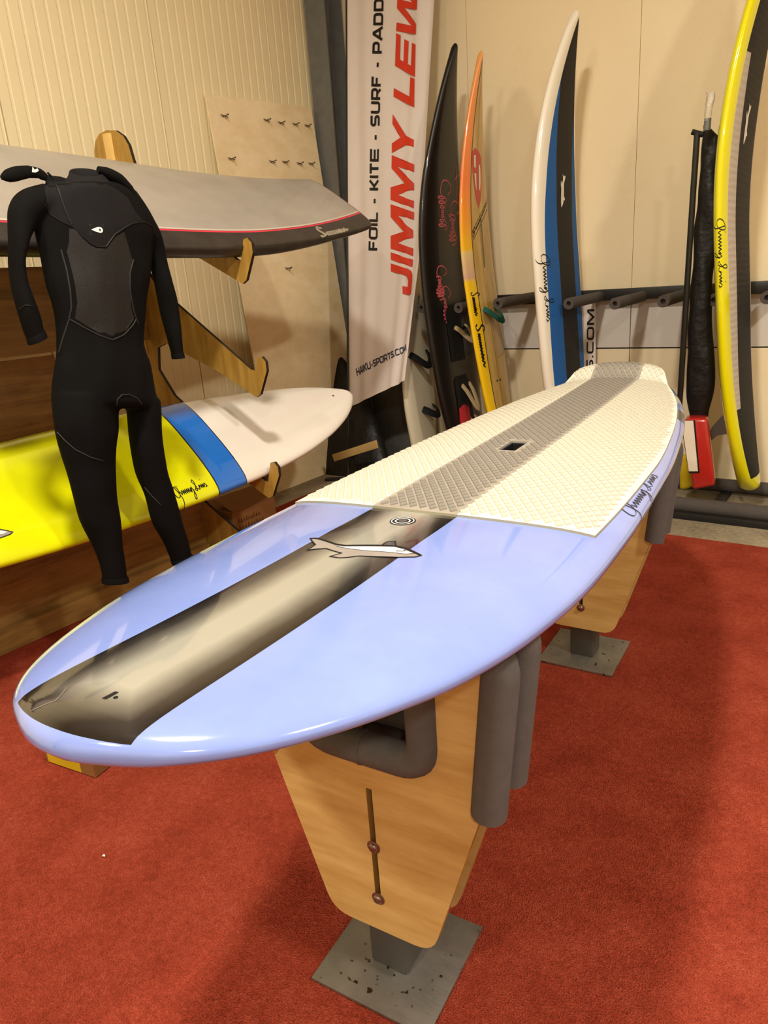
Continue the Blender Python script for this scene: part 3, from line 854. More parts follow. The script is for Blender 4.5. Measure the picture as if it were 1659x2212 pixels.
decal_fill('belly_print', [(sk[0]-(b-.1)*.20, sk[1]-.24+a*.25) for a, b in SHARKB], yfn(.0018), 'print_white', lg2, .015, YM)
pl_ = yb_px(714, 869)
decal_fill('leash_plug', [(pl_[0]+.008*math.cos(k*.785), pl_[1]+.008*math.sin(k*.785)) for k in range(8)], yfn(.0012), 'print_dkgrey', ybt, .02, YM)

# ---- grey and black windsurf board on the top arms
GM = rack_mat(-2.925, 0.0, 1.912) @ Matrix.Translation((0, 3.4, 0)) @ Matrix.Rotation(R(-3.0), 4, 'Z') @ Matrix.Translation((0, -3.4, 0))
gb = Board(.20, 3.72, [(.20, 0), (.22, .12), (.35, .22), (.6, .38), (1.0, .43), (1.6, .445), (2.4, .432), (3.0, .378), (3.4, .328), (3.66, .295), (3.70, .285), (3.72, .25)],
           lambda y: -.015+.10*cl((y-2.6)/1.1)**2, lambda y: .048-.018*cl((y-3.0)/.7), lambda y: .085-.05*cl((y-2.9)/.8), n=3.2, nb=3.4, end_r=(.05, .012), blunt1=False)
t = NT('grey_deck', 0.45, 0.4, 0.3)
x, y, z = t.xyz()
vein = t.noise(4, 4)
deck = t.ramp(vein, [(.3, srgb(150, 142, 132)), (.7, srgb(166, 158, 146))])
edge = t.math('SUBTRACT', x, t.math('ADD', .325, t.math('MULTIPLY', t.math('POWER', t.math('MAXIMUM', t.math('SUBTRACT', y, 2.2), 0), 2), -.072)))
blk = t.ramp(t.noise(9, 3), [(.3, srgb(40, 36, 34)), (.7, srgb(58, 52, 48))])
c1 = t.mix(t.math('GREATER_THAN', edge, -.012), deck, srgb(190, 180, 166))
c1 = t.mix(t.math('GREATER_THAN', edge, 0), c1, srgb(40, 10, 12))
c1 = t.mix(t.math('GREATER_THAN', edge, .003), c1, srgb(214, 50, 70))
c1 = t.mix(t.math('GREATER_THAN', edge, .014), c1, blk)
c1 = t.mix(t.math('LESS_THAN', z, -.045), c1, srgb(28, 25, 25))
lime = t.math('MULTIPLY', t.math('LESS_THAN', y, 2.02), t.math('MULTIPLY', t.math('LESS_THAN', z, -.074), t.math('GREATER_THAN', z, -.088)))
c1 = t.mix(lime, c1, srgb(118, 120, 14))
c1 = t.mix(t.math('GREATER_THAN', y, 3.70), c1, srgb(120, 34, 38))
t.col(c1); t.bump(t.noise(220, 2), .12, .001)
gbt = thing('windsurf_board', 'grey decked board with black rail and red pinstripe on the top rack arms', 'board', (-2.9, 2.4, 1.9))
gb.body('body', 'grey_deck', gbt, GM, 100, 30)
def gb_rail(px, py, lift=.002):   # point on the outer rail seen from the room
    X = -2.60
    q = GM.inverted() @ atX(px, py, X)
    return q.y
def rail_map(y, a, lift=.002):    # a: 0 at rail apex, + up towards the deck, - down
    hw = gb.hw(y); xx = hw*math.cos(a)
    zz = gb.za(y)+(gb.ht(y)*max(0, 1-abs(math.cos(a))**gb.n)**(1/gb.n) if a >= 0 else -gb.hb(y)*max(0, 1-abs(math.cos(a))**gb.nb)**(1/gb.nb))
    return (xx+lift*math.cos(a), y, zz+lift*(.4 if a >= 0 else -.4))
yw0 = gb_rail(700, 480)

scr = [[(0, .3), (.05, .1), (.14, .25), (.10, .5), (.03, .75), (.10, .95), (.18, .8)], [(.22, .2), (.24, .45), (.27, .2), (.30, .45), (.33, .2), (.36, .45), (.40, .2), (.43, .45), (.46, .2), (.49, .45), (.52, .2), (.56, .45), (.6, .2), (.64, .45), (.68, .2), (.72, .5), (.76, .2), (.8, .45), (.84, .2), (.9, .5), (.95, .25), (1, .45)]]
scr = [cat(p) for p in scr]
strokes('script_badge', [[(px, py) for px, py in pl] for pl in scr], .10, lambda a, b: rail_map(yw0+a*.24, R(6)+b*R(34)), 'print_chrome', gbt, GM, sub=.05)
ym0 = gb_rail(50, 545)
gl, _w = text_lines('IM', 1.0, .25, .3)
strokes('chrome_letters', gl, .24, lambda a, b: rail_map(ym0-.02+a*.075, R(-78)+b*R(40)), 'print_chrome', gbt, GM, sub=.1)

# ================================================================== WETSUIT
SX = -2.47
def rings_px(rows, X, nseg=20):
    """rows: (left px, right px, depth, centre shift) -> elliptical rings hanging in the plane x = X"""
    out = []
    for (lx, ly, rx, ry, dep, *sh) in rows:
        l, r = atX(lx, ly, X), atX(rx, ry, X); c = (l+r)/2; h = (r-l)/2
        c = c + Vector((sh[0] if sh else 0, 0, 0))
        out.append([c + h*math.cos(2*math.pi*k/nseg) + Vector((dep*math.sin(2*math.pi*k/nseg), 0, 0)) for k in range(nseg)])
    return out
def subdiv_rows(rows, k=3):
    n = len(rows); t_ = list(range(n)); fs = [smooth_interp(t_, [r[i] if i < len(r) else 0 for r in rows]) for i in range(6)]
    return [tuple(f(j/k) for f in fs) for j in range((n-1)*k+1)]
torso = [(142, 396, 232, 392, .06), (118, 398, 256, 400, .078), (90, 406, 280, 416, .086), (74, 430, 300, 445, .09), (76, 465, 318, 478, .095), (80, 505, 328, 513, .10), (90, 551, 325, 556, .10), (101, 614, 318, 610, .10), (116, 665, 310, 660, .095), (124, 716, 304, 716, .09), (125, 754, 306, 745, .09), (120, 795, 323, 790, .095), (117, 836, 333, 850, .10), (117, 862, 336, 866, .10), (118, 880, 338, 882, .085)]
legl = [(117, 850, 258, 858, .09), (118, 885, 253, 890, .09), (119, 917, 254, 922, .085), (133, 971, 247, 965, .08), (148, 1020, 245, 1010, .07), (163, 1080, 250, 1075, .065), (176, 1126, 255, 1110, .062), (201, 1175, 259, 1161, .055), (217, 1215, 266, 1210, .05), (226, 1258, 272, 1250, .045)]
legr = [(272, 860, 338, 862, .075), (281, 895, 339, 905, .075), (288, 966, 345, 955, .072), (301, 1026, 356, 1015, .065), (315, 1066, 370, 1058, .06), (331, 1129, 388, 1120, .055), (355, 1172, 400, 1158, .048), (376, 1218, 411, 1200, .042)]
arml = [(95, 395, 130, 470, .055), (50, 408, 96, 470, .055), (28, 430, 88, 478, .055), (19, 462, 78, 492, .05), (20, 510, 60, 520, .045), (23, 570, 50, 560, .042), (27, 620, 58, 610, .04), (36, 665, 72, 650, .04), (50, 708, 88, 690, .038), (64, 740, 95, 722, .036)]
armr = [(250, 470, 285, 405, .055), (282, 490, 308, 440, .055), (306, 515, 326, 475, .05), (326, 540, 340, 503, .045), (332, 575, 357, 560, .042), (340, 620, 368, 612, .04), (350, 668, 381, 660, .038), (364, 730, 388, 722, .034), (376, 772, 393, 768, .03)]
bm = bmesh.new()
for rows in (torso, legl, legr, arml, armr):
    rg_ = rings_px(subdiv_rows(rows, 3), SX)
    vs_ = [[bm.verts.new(p) for p in r] for r in rg_]
    n = len(rg_[0])
    for a, b in zip(vs_, vs_[1:]):
        for k in range(n): bm.faces.new((a[k], a[(k+1) % n], b[(k+1) % n], b[k]))
    bm.faces.new(vs_[0][::-1]); bm.faces.new(vs_[-1])
bmesh.ops.recalc_face_normals(bm, faces=bm.faces)
me = bpy.data.meshes.new('suit_tmp'); bm.to_mesh(me); bm.free()
tmp = bpy.data.objects.new('suit_tmp', me); COL.objects.link(tmp)
rm = tmp.modifiers.new('r', 'REMESH'); rm.mode = 'VOXEL'; rm.voxel_size = .007
sm = tmp.modifiers.new('s', 'SMOOTH'); sm.factor = .5; sm.iterations = 6
bpy.context.view_layer.update()
me2 = bpy.data.meshes.new_from_object(tmp.evaluated_get(bpy.context.evaluated_depsgraph_get()))
bpy.data.objects.remove(tmp, do_unlink=True)
# soft folds of the hanging neoprene
for v in me2.vertices:
    p = v.co
    d = .006*math.sin(9*p.y+14*p.z) * mathutils.noise.noise(Vector((p.y*5, p.z*4, 3)))
    v.co.x += d + .010*mathutils.noise.noise(Vector((p.y*9, p.z*7, 1.0)))
ws = thing('wetsuit', 'black full-length wetsuit hanging in front of the board rack', 'wetsuit', (SX, 1.8, 1.2))
me2.materials.clear(); suit = link_mesh('suit_body', me2, 'neoprene', ws)
bvh = BVHTree.FromPolygons([v.co.copy() for v in me2.vertices], [tuple(p.vertices) for p in me2.polygons])
def on_suit(px, py, lift=.002):
    d = _ray(px, py).normalized(); h = bvh.ray_cast(Vector((0, 0, CAMH)), d)
    p = h[0] if h[0] is not None else atX(px, py, SX)
    return p - d*lift
def seam(name, pts, r, mat):
    q = resample([Vector((a, b, 0)) for a, b in pts], max(6, int(len(pts)*5)))
    return sweep(name, [on_suit(v.x, v.y, 0.0005) for v in q], r, mat, ws, 6)
zA = lambda l: [(x/3.95, 260+y/3.95) for x, y in l]
z7 = lambda l: [(x/3.686, 700+y/3.686) for x, y in l]
def suit_patch(name, poly, mat, lift, step=5):
    V, F = cdt_fill(poly, step)
    return mesh(name, [on_suit(a, b, lift) for a, b in V], F, mat, ws, auto=None)
yoke = zA([(395, 465), (520, 480), (640, 520), (760, 530), (900, 540), (1000, 590), (1090, 660), (1170, 800), (1230, 860), (1130, 880), (1060, 920), (980, 975), (905, 1078), (830, 1075), (775, 1050), (700, 985), (620, 905), (520, 860), (430, 800), (400, 700), (380, 580)])
suit_patch('yoke_panel', yoke, 'neoprene_grey', .0012)
chest = zA([(590, 925), (640, 930), (700, 1000), (770, 1065), (830, 1092), (910, 1095), (990, 990), (1060, 950), (1090, 1050), (1130, 1190), (1110, 1400), (1120, 1600), (1145, 1690), (1080, 1790), (960, 1840), (840, 1810), (720, 1740), (640, 1690), (660, 1560), (640, 1400), (600, 1230), (570, 1120), (590, 1030)])
suit_patch('chest_panel', chest, 'neoprene_mesh', .0010)
seam('seam', zA([(385, 720), (430, 800), (520, 860), (620, 905), (700, 985), (775, 1050), (830, 1078), (905, 1080), (980, 975), (1060, 920), (1130, 880), (1230, 865), (1300, 900), (1345, 1000)]), .0026, 'seam_black')
seam('seam', zA([(520, 1100), (570, 1280), (600, 1450), (610, 1600), (590, 1700), (540, 1850), (500, 1980)]), .0032, 'seam_grey')
seam('seam', zA([(600, 1700), (720, 1770), (840, 1830), (960, 1875), (1060, 1830), (1140, 1740), (1160, 1700)]), .0028, 'seam_grey')
seam('seam', zA([(1140, 1190), (1110, 1300), (1110, 1450), (1140, 1620), (1180, 1740)]), .0025, 'seam_grey')
seam('zip_seam', zA([(405, 445), (450, 490), (500, 600), (550, 750), (610, 890)]), .0042, 'seam_black')
seam('seam', z7([(455, 860), (520, 930), (600, 1000), (720, 1060), (820, 1090)]), .0022, 'seam_grey')
seam('seam', z7([(1150, 1300), (1210, 1370), (1280, 1440)]), .0022, 'seam_grey')
seam('seam', z7([(930, 650), (935, 600), (970, 565), (1030, 560), (1090, 590), (1130, 640)]), .0025, 'seam_grey')
seam('sleeve_seam', zA([(165, 1610), (220, 1575), (285, 1585)]), .002, 'seam_black')
# collar with its dark neck hole, fold over the right shoulder, neck flap with zip pull
cr = []
for (cx_, cy_, rx_, dep_, tf, tb) in ((184, 402, 50, .078, 0, 0), (185, 392, 40, .068, -.004, .006), (186, 380, 32, .060, -.014, .014), (186, 374, 29, .056, -.020, .022), (186, 374, 26, .050, -.018, .018), (186, 386, 25, .046, -.012, .010)):
    l, r_ = atX(cx_-rx_, cy_+2, SX), atX(cx_+rx_, cy_-4, SX); c_ = (l+r_)/2; h_ = (r_-l)/2
    ring = []
    for k in range(28):
        a = 2*math.pi*k/28; sn = math.sin(a)
        ring.append(c_+h_*math.cos(a)+Vector((dep_*sn, 0, (tf*sn if sn > 0 else -tb*sn))))
    cr.append(ring)
loft('collar', cr, 'neoprene_grey', ws, cap=False)
cm = sum(cr[-1], Vector())/28
loft('neck_lining', [cr[-1], [p.lerp(cm, .5)-Vector((0, 0, .01)) for p in cr[-1]], [p.lerp(cm, .95)-Vector((0, 0, .012)) for p in cr[-1]]], 'rubber_black', ws)
fold = [atX(a, b, SX+.035) for a, b in ((212, 366), (232, 374), (256, 388), (278, 408), (296, 436))]
sweep('shoulder_fold', resample(fold, 12), [.012, .016, .02, .022, .023, .023, .022, .02, .018, .016, .012, .006], 'neoprene', ws, 10)
flp = [atX(a, b, SX+.02) for a, b in ((2, 384), (18, 380), (40, 374), (62, 371), (84, 374), (100, 384))]
sweep('neck_flap', resample(flp, 14), [.006, .014, .02, .022, .023, .023, .022, .021, .02, .019, .018, .017, .016, .012], 'neoprene', ws, 10, flat=.55, flat_dir=(1, 0, 0))
pull = [atX(a, b, SX+.045) for a, b in ((70, 361), (74, 367), (80, 364), (83, 369), (76, 373), (69, 372))]
mesh('zip_pull', pull+[p+Vector((.003, 0, 0)) for p in pull], [tuple(range(6)), tuple(range(11, 5, -1))]+[(i, (i+1) % 6, 6+(i+1) % 6, 6+i) for i in range(6)], 'print_white', ws, smooth=False)
drop = zA([(780, 932), (800, 922), (835, 910), (862, 912), (878, 930), (876, 952), (860, 962), (838, 955), (808, 945)])
suit_patch('chest_logo', drop, 'print_white', .0030, 1.5)
suit_patch('chest_logo', zA([(845, 930), (853, 922), (860, 932), (858, 944), (850, 944)]), 'print_black', .0042, 1)
for l in ([(770, 905), (765, 888), (785, 888)], [(848, 892), (880, 892), (882, 912)], [(768, 940), (770, 972), (800, 974)]): seam('logo_bracket', zA(l), .0012, 'seam_grey')
for rows, nm_ in ((arml, 'cuff'), (armr, 'cuff'), (legl, 'ankle_hem'), (legr, 'ankle_hem')):
    (lx, ly, rx, ry, dep) = rows[-1]
    l, r_ = atX(lx, ly, SX), atX(rx, ry, SX); c_ = (l+r_)/2; h_ = (r_-l)/2*1.04
    dn = (atX((rows[-1][0]+rows[-1][2])/2, (rows[-1][1]+rows[-1][3])/2, SX)-atX((rows[-2][0]+rows[-2][2])/2, (rows[-2][1]+rows[-2][3])/2, SX)).normalized()
    ring = lambda s_, d_: [c_+dn*d_+h_*s_*math.cos(2*math.pi*k/20)+Vector((dep*s_*1.05*math.sin(2*math.pi*k/20), 0, 0)) for k in range(20)]
    loft(nm_, [ring(1.0, -.016), ring(1.06, -.006), ring(1.06, .008), ring(.82, .008), ring(.7, -.002)], 'neoprene', ws, cap=True)

# ================================================================== PLYWOOD SHEET LEANING IN THE CORNER
pt = thing('plywood_sheet', 'tall pale plywood sheet with protruding screws leaning on the ribbed wall', 'plywood sheet', (-3.9, 4.4, 0))
p_tl, p_tr = atX(444, 203, -4.06), atX(672, 232, -4.06)
pts = [p_tl, p_tr, Vector((-3.80, p_tr.y+.02, .0)), Vector((-3.80, p_tl.y-.02, .0))]
nrm = (pts[1]-pts[0]).cross(pts[3]-pts[0]).normalized()
if nrm.x < 0: nrm = -nrm
V = pts + [p-nrm*.014 for p in pts]
mesh('sheet', V, [(0, 3, 2, 1), (4, 5, 6, 7), (0, 1, 5, 4), (1, 2, 6, 5), (2, 3, 7, 6), (3, 0, 4, 7)], 'ply_light', pt, smooth=False)
for a, b in ((965, 143), (1148, 161), (1210, 173), (1272, 179), (1324, 185), (996, 328), (1172, 340), (1228, 342), (1290, 348), (1340, 349), (1314, 680), (1240, 800)):
    p = atPlane(a/2, 180+b/2, pts[0], nrm)
    sweep('screw', [p-nrm*.006, p+nrm*.045, p+nrm*.05], [.0035, .0035, .007], 'nail_steel', pt, 8)
    sweep('screw', [p+nrm*.012+Vector((0, -.032, .004)), p+nrm*.012+Vector((0, .032, -.004))], .0035, 'nail_steel', pt, 6)

# ================================================================== WALL RACK WITH FOAM PEGS
wr = thing('wall_rack', 'black wall rail with grey foam pegs holding the upright boards', 'rack', (-1.7, 5.2, 0))
box('rail', (-1.5, 5.215, 1.308), (5.1, .05, .075), 'black_paint', wr, bev=.004)
for px, py in ((910, 665), (990, 665), (1075, 656), (1228, 656), (1328, 656), (1432, 651), (1542, 648), (1657, 643)):
    f_ = atY(px, py, 4.60); sweep('foam_peg', [f_, Vector((f_.x, 5.20, f_.z+.012))], .036, 'foam_dark', wr, 18, hole=.42)
for X in (.05, .45): sweep('foam_peg', [(X, 4.6, 1.29), (X, 5.2, 1.30)], .036, 'foam_dark', wr, 18, hole=.42)
fr = thing('floor_rail', 'low black floor rail with a grey foam tube carrying the board tails', 'rail', (-1.2, 4.5, 0))
sweep('foam_tube', [(-3.2, 4.46, .062), (1.6, 4.46, .062)], .048, 'foam_dark', fr, 18, hole=.4)
sweep('foam_tube', [(-3.2, 5.0, .055), (1.6, 5.0, .055)], .045, 'foam_dark', fr, 18, hole=.4)
box('rail', (-.8, 4.385, .02), (4.8, .05, .04), 'black_paint', fr, bev=.003)
for X in (-3.0, -1.9, -.8, .4, 1.5): box('cross_bar', (X, 4.72, .0125), (.06, .62, .025), 'black_paint', fr)

# ================================================================== UPRIGHT BOARDS
def up_mat(x, y, z, lean=0.0, yaw=0.0, pitch=0.0):
    B = Matrix(((0, 0, 1, 0), (1, 0, 0, 0), (0, 1, 0, 0), (0, 0, 0, 1)))
    return Matrix.Translation((x, y, z)) @ Matrix.Rotation(yaw, 4, 'Z') @ Matrix.Rotation(lean, 4, 'Y') @ Matrix.Rotation(pitch, 4, 'X') @ B
def top_fn(b, l): return lambda a, y: (a, y, b.top(a, y)+l)
def near_rail(b, l):   # near rail is at local -x: (along, angle)
    def f(yv, ang):
        c = math.cos(ang); w = b.hw(yv)
        zz = b.za(yv)+(b.ht(yv)*max(0, 1-abs(c)**b.n)**(1/b.n) if ang >= 0 else -b.hb(yv)*max(0, 1-abs(c)**b.nb)**(1/b.nb))
        return (-w*c-l*c, yv, zz+l*math.sin(ang))
    return f
# --- white, blue and black paddle board
S3M = up_mat(-1.80, 4.79, .10, lean=R(-4.5))
s3 = Board(0, 2.86, [(0, .05), (.02, .12), (.15, .20), (.45, .29), (.9, .345), (1.4, .36), (1.8, .338), (2.15, .285), (2.45, .20), (2.65, .12), (2.78, .055), (2.86, 0)],
           lambda y: -.005+.22*cl((y-1.5)/1.36)**2.2+.05*cl((.8-y)/.8)**2, lambda y: .066-.03*cl((y-1.9)/.9), lambda y: .066-.035*cl((y-1.9)/.9), blunt1=False, n=2.6, nb=2.2, end_r=(.03, .05))
t = NT('white_blue_gel', 0.2, 0.5, 0.6)
x, y, z = t.xyz()
tc_w = t.math('ADD', .292, t.math('ADD', t.math('MULTIPLY', t.math('POWER', t.math('MAXIMUM', t.math('SUBTRACT', y, 1.35), 0), 2), -.135), t.math('MULTIPLY', t.math('POWER', t.math('MAXIMUM', t.math('SUBTRACT', 1.0, y), 0), 2), -.10)))
zc = t.math('ADD', -.002, t.math('MULTIPLY', t.math('POWER', t.math('MAXIMUM', t.math('DIVIDE', t.math('SUBTRACT', y, 1.5), 1.36), 0), 2.2), .22))
ondeck = t.math('GREATER_THAN', t.math('SUBTRACT', z, zc), .006)
inpad = t.math('MULTIPLY', t.math('LESS_THAN', t.math('ABSOLUTE', x), tc_w), ondeck)
blk = t.math('MULTIPLY', t.math('LESS_THAN', t.math('ABSOLUTE', t.math('SUBTRACT', x, .02)), .135), inpad)
c1 = t.mix(inpad, srgb(238, 232, 216), srgb(16, 92, 168)); c1 = t.mix(blk, c1, srgb(16, 15, 16))
t.col(c1)
wv = t.n('ShaderNodeTexWave'); wv.bands_direction = 'Y'; wv.inputs['Scale'].default_value = 22; t.l(t.obj(), wv.inputs[0])
t.l(t.math('ADD', .15, t.math('MULTIPLY', inpad, .6)), t.b.inputs['Roughness']); t.l(t.math('MULTIPLY', t.math('SUBTRACT', 1, inpad), .7), t.b.inputs['Coat Weight'])
t.bump(t.math('MULTIPLY', wv.outputs['Fac'], inpad), .15, .002)
r3 = thing('paddle_board', 'white paddle board with blue and black deck pad standing in the wall rack', 'paddle board', (-1.88, 4.79, .1), group=None)
s3.body('body', 'white_blue_gel', r3, S3M, 90, 26)
f3 = near_rail(s3, .0015)
strokes('signature', [[(1.52-px*.42, R(-32)+py*R(70)) for px, py in pl] for pl in SIG], .009, f3, 'print_black', r3, S3M, sub=.02) if False else None
strokes('signature', [[(px, py) for px, py in pl] for pl in SIG], .016, lambda a, b: f3(1.50-a*.42, R(6)+b*R(66)), 'print_black', r3, S3M, sub=.05)
decal_fill('dolphin_logo', [(-.01+(b-.05)*.19, 1.98-a*.20) for a, b in SHARK], top_fn(s3, .0015), 'print_white', r3, .02, S3M)
# --- yellow paddle board at the right edge
S6M = up_mat(-.70, 4.77, .105, lean=R(-5.5))
s6 = Board(0, 3.2, [(0, .03), (.02, .07), (.12, .16), (.4, .28), (.8, .36), (1.3, .40), (1.8, .40), (2.3, .35), (2.7, .25), (3.0, .14), (3.2, 0)],
           lambda y: .0+.36*cl((y-1.5)/1.7)**2+.07*cl((.9-y)/.9)**1.8, lambda y: .060-.02*cl((y-2.2)/1), lambda y: .062-.03*cl((y-2.2)/1), n=2.3, nb=2.2, end_r=(.04, .05))
t = NT('lemon_gel', 0.2, 0.5, 0.7)
x, y, z = t.xyz()
zc = t.math('ADD', t.math('MULTIPLY', t.math('POWER', t.math('MAXIMUM', t.math('DIVIDE', t.math('SUBTRACT', y, 1.5), 1.7), 0), 2), .36), t.math('MULTIPLY', t.math('POWER', t.math('MAXIMUM', t.math('DIVIDE', t.math('SUBTRACT', .9, y), .9), 0), 1.8), .07))
dz = t.math('SUBTRACT', z, zc)
pad_ = t.math('MULTIPLY', t.math('GREATER_THAN', dz, .036), t.math('GREATER_THAN', y, .10))
blk = t.math('MULTIPLY', pad_, t.math('MAXIMUM', t.math('LESS_THAN', t.math('ABSOLUTE', x), .215), t.math('MAXIMUM', t.math('GREATER_THAN', y, 2.38), t.math('LESS_THAN', y, .55))))
c1 = t.mix(pad_, srgb(232, 226, 4), srgb(196, 188, 176)); c1 = t.mix(blk, c1, srgb(16, 15, 16)); t.col(c1)
t.l(t.math('ADD', .18, t.math('MULTIPLY', pad_, .6)), t.b.inputs['Roughness']); t.l(t.math('MULTIPLY', t.math('SUBTRACT', 1, pad_), .7), t.b.inputs['Coat Weight'])
wv = t.n('ShaderNodeTexWave'); wv.bands_direction = 'Y'; wv.inputs['Scale'].default_value = 9; wv.inputs['Distortion'].default_value = 3; t.l(t.obj(), wv.inputs[0])
t.bump(t.math('MULTIPLY', wv.outputs['Fac'], pad_), .3, .004)
r6 = thing('paddle_board', 'bright yellow paddle board with grey and black deck standing at the right edge', 'paddle board', (-.8, 4.83, .1))
s6.body('body', 'lemon_gel', r6, S6M, 90, 26)
f6 = near_rail(s6, .0015)
strokes('signature', [[(px, py) for px, py in pl] for pl in SIG], .016, lambda a, b: f6(1.60-a*.36, R(-22)+b*R(74)), 'print_black', r6, S6M, sub=.05)
decal_fill('dolphin_logo', [(-.10+(b-.05)*.2, 2.17-a*.20) for a, b in SHARK], top_fn(s6, .0015), 'print_white', r6, .02, S6M)
fin2 = [(0, .30), (-.06, .28), (-.12, .22), (-.16, .15), (-.165, .10), (-.13, .13), (-.09, .16), (-.04, .165), (0, .16)]
zf = s6.bot(0, .42)
plate('fin', [(a*.9, b) for a, b in fin2], [], .012, lambda a, b, c: Vector((-.05+c, .20+b, zf+.02+a*1.0)), ['fin_smoke', 'fin_smoke'], r6, M=S6M)
# fin sits on the bottom side, with a small hardware disc
# --- orange and yellow surfboard
S2M = up_mat(-2.30, 4.78, .10, lean=R(-8))
s2 = Board(0, 2.78, [(0, .06), (.03, .09), (.2, .14), (.6, .195), (1.1, .225), (1.5, .222), (1.9, .19), (2.3, .125), (2.55, .065), (2.70, .025), (2.78, 0)],
           lambda y: .0+.25*cl((y-1.3)/1.48)**2+.03*cl((.8-y)/.8)**2, lambda y: .034-.015*cl((y-1.9)/.9), lambda y: .040-.02*cl((y-1.9)/.9), blunt1=False, n=2.6, nb=2.0, end_r=(.03, .04))
t = NT('orange_gel', 0.22, 0.5, 0.6)
x, y, z = t.xyz()
nz = t.noise(2.5, 3)
deckc = t.ramp(t.noise(3, 4, stretch=(6, 1, 1)), [(.3, srgb(176, 140, 66)), (.7, srgb(204, 172, 100))])
rail = t.ramp(t.math('DIVIDE', y, 2.8), [(.0, srgb(236, 190, 12)), (.49, srgb(238, 196, 16)), (.50, srgb(206, 168, 140)), (.56, srgb(222, 192, 128)), (.565, srgb(240, 190, 22)), (.63, srgb(240, 160, 40)), (.72, srgb(240, 130, 62)), (.9, srgb(236, 150, 80)), (1.0, srgb(230, 160, 90))])
edge = t.math('SUBTRACT', -.118, t.math('MULTIPLY', t.math('POWER', t.math('MAXIMUM', t.math('SUBTRACT', y, 1.35), 0), 2), -.062))
edge = t.math('ADD', edge, t.math('MULTIPLY', t.math('POWER', t.math('MAXIMUM', t.math('SUBTRACT', .9, y), 0), 2), .07))
isr = t.math('LESS_THAN', x, edge)
isr2 = t.math('LESS_THAN', x, t.math('ADD', edge, .010))
c1 = t.mix(isr2, deckc, srgb(52, 40, 24)); c1 = t.mix(isr, c1, rail)
c1 = t.mix(t.math('MULTIPLY', t.math('LESS_THAN', t.math('ABSOLUTE', t.math('SUBTRACT', x, .012)), .004), t.math('SUBTRACT', 1, isr)), c1, srgb(150, 112, 48))
t.col(c1)
r2 = thing('surfboard', 'narrow orange and yellow surfboard with tan deck standing in the wall rack', 'surfboard', (-2.47, 4.78, .1))
s2.body('body', 'orange_gel', r2, S2M, 90, 24)
g2 = top_fn(s2, .0015)
shield = [(-.065, 2.20), (-.07, 2.13), (-.055, 2.03), (-.02, 1.90), (.01, 1.85), (.04, 1.90), (.065, 2.0), (.07, 2.1), (.055, 2.18), (.02, 2.21), (-.03, 2.225)]
em = decal_fill('shield_emblem', shield, g2, 'print_crimson', r2, .02, S2M)
for q in ([(-.045, 2.18), (-.045, 2.11), (-.02, 2.10), (-.02, 2.18)], [(-.042, 2.07), (-.03, 2.0), (-.012, 1.96), (-.016, 2.07)], [(.02, 2.12), (.02, 1.98), (.038, 1.96), (.05, 2.03), (.048, 2.10), (.036, 2.13)]):
    decal_fill('emblem_letter', q, top_fn(s2, .0025), 'cream_gel', em, .02, S2M)
strokes('stripe_print', [[(-.10, 1.68), (.16, 1.90)], [(-.10, 1.70), (.16, 1.92)], [(-.095, 1.645), (.16, 1.86)]], .004, g2, 'print_black', r2, S2M, sub=.01)
strokes('script_print', [[(-.10+a*.24, 1.655+a*.215+b*.045) for a, b in pl] for pl in scr], .007, g2, 'print_black', r2, S2M, sub=.02)
decal_fill('traction_strip', [(.028, 1.80), (.042, 1.80), (.042, 1.46), (.028, 1.46)], top_fn(s2, .002), 'print_dkgrey', r2, .02, S2M)
f2 = near_rail(s2, .0015)
strokes('script_print', [[(px, py) for px, py in pl] for pl in scr], .05, lambda a, b: f2(1.30-a*.16, R(24)+b*R(44)), 'print_black', r2, S2M, sub=.02)
strokes('script_print', [[(px, py) for px, py in pl] for pl in scr], .05, lambda a, b: f2(1.08-a*.30, R(24)+b*R(44)), 'print_black', r2, S2M, sub=.02)
strokes('stripe_print', [[(1.28, R(74)), (.72, R(74))], [(1.28, R(18)), (.72, R(18))]], .01, lambda a, b: f2(a, b), 'print_black', r2, S2M, sub=.02) if False else None
for yv in (.66, .40):
    for dx in (-.03, .02): decal_fill('fin_plug', [(dx+.01+.012*math.cos(k*.785), yv+.009*math.sin(k*.785)) for k in range(8)], g2, 'print_black', r2, .02, S2M)
def loop_strap(parent, M, b, x0, x1, yv, mat, hgt=.07, wdt=.022, name='foot_strap', dy=0.0):
    P = []
    for k in range(13):
        s_ = k/12; xx = x0+(x1-x0)*s_; yy = yv+dy*math.sin(math.pi*s_)
        P.append((xx, yy, b.top(xx, yy)-.004+hgt*math.sin(math.pi*s_)**.7))
    return sweep(name, P, wdt, mat, parent, 10, flat=.35, flat_dir=(0, 0, 1), M=M)
loop_strap(r2, S2M, s2, -.06, .12, 1.18, 'strap_green', .085, .028, dy=-.10)
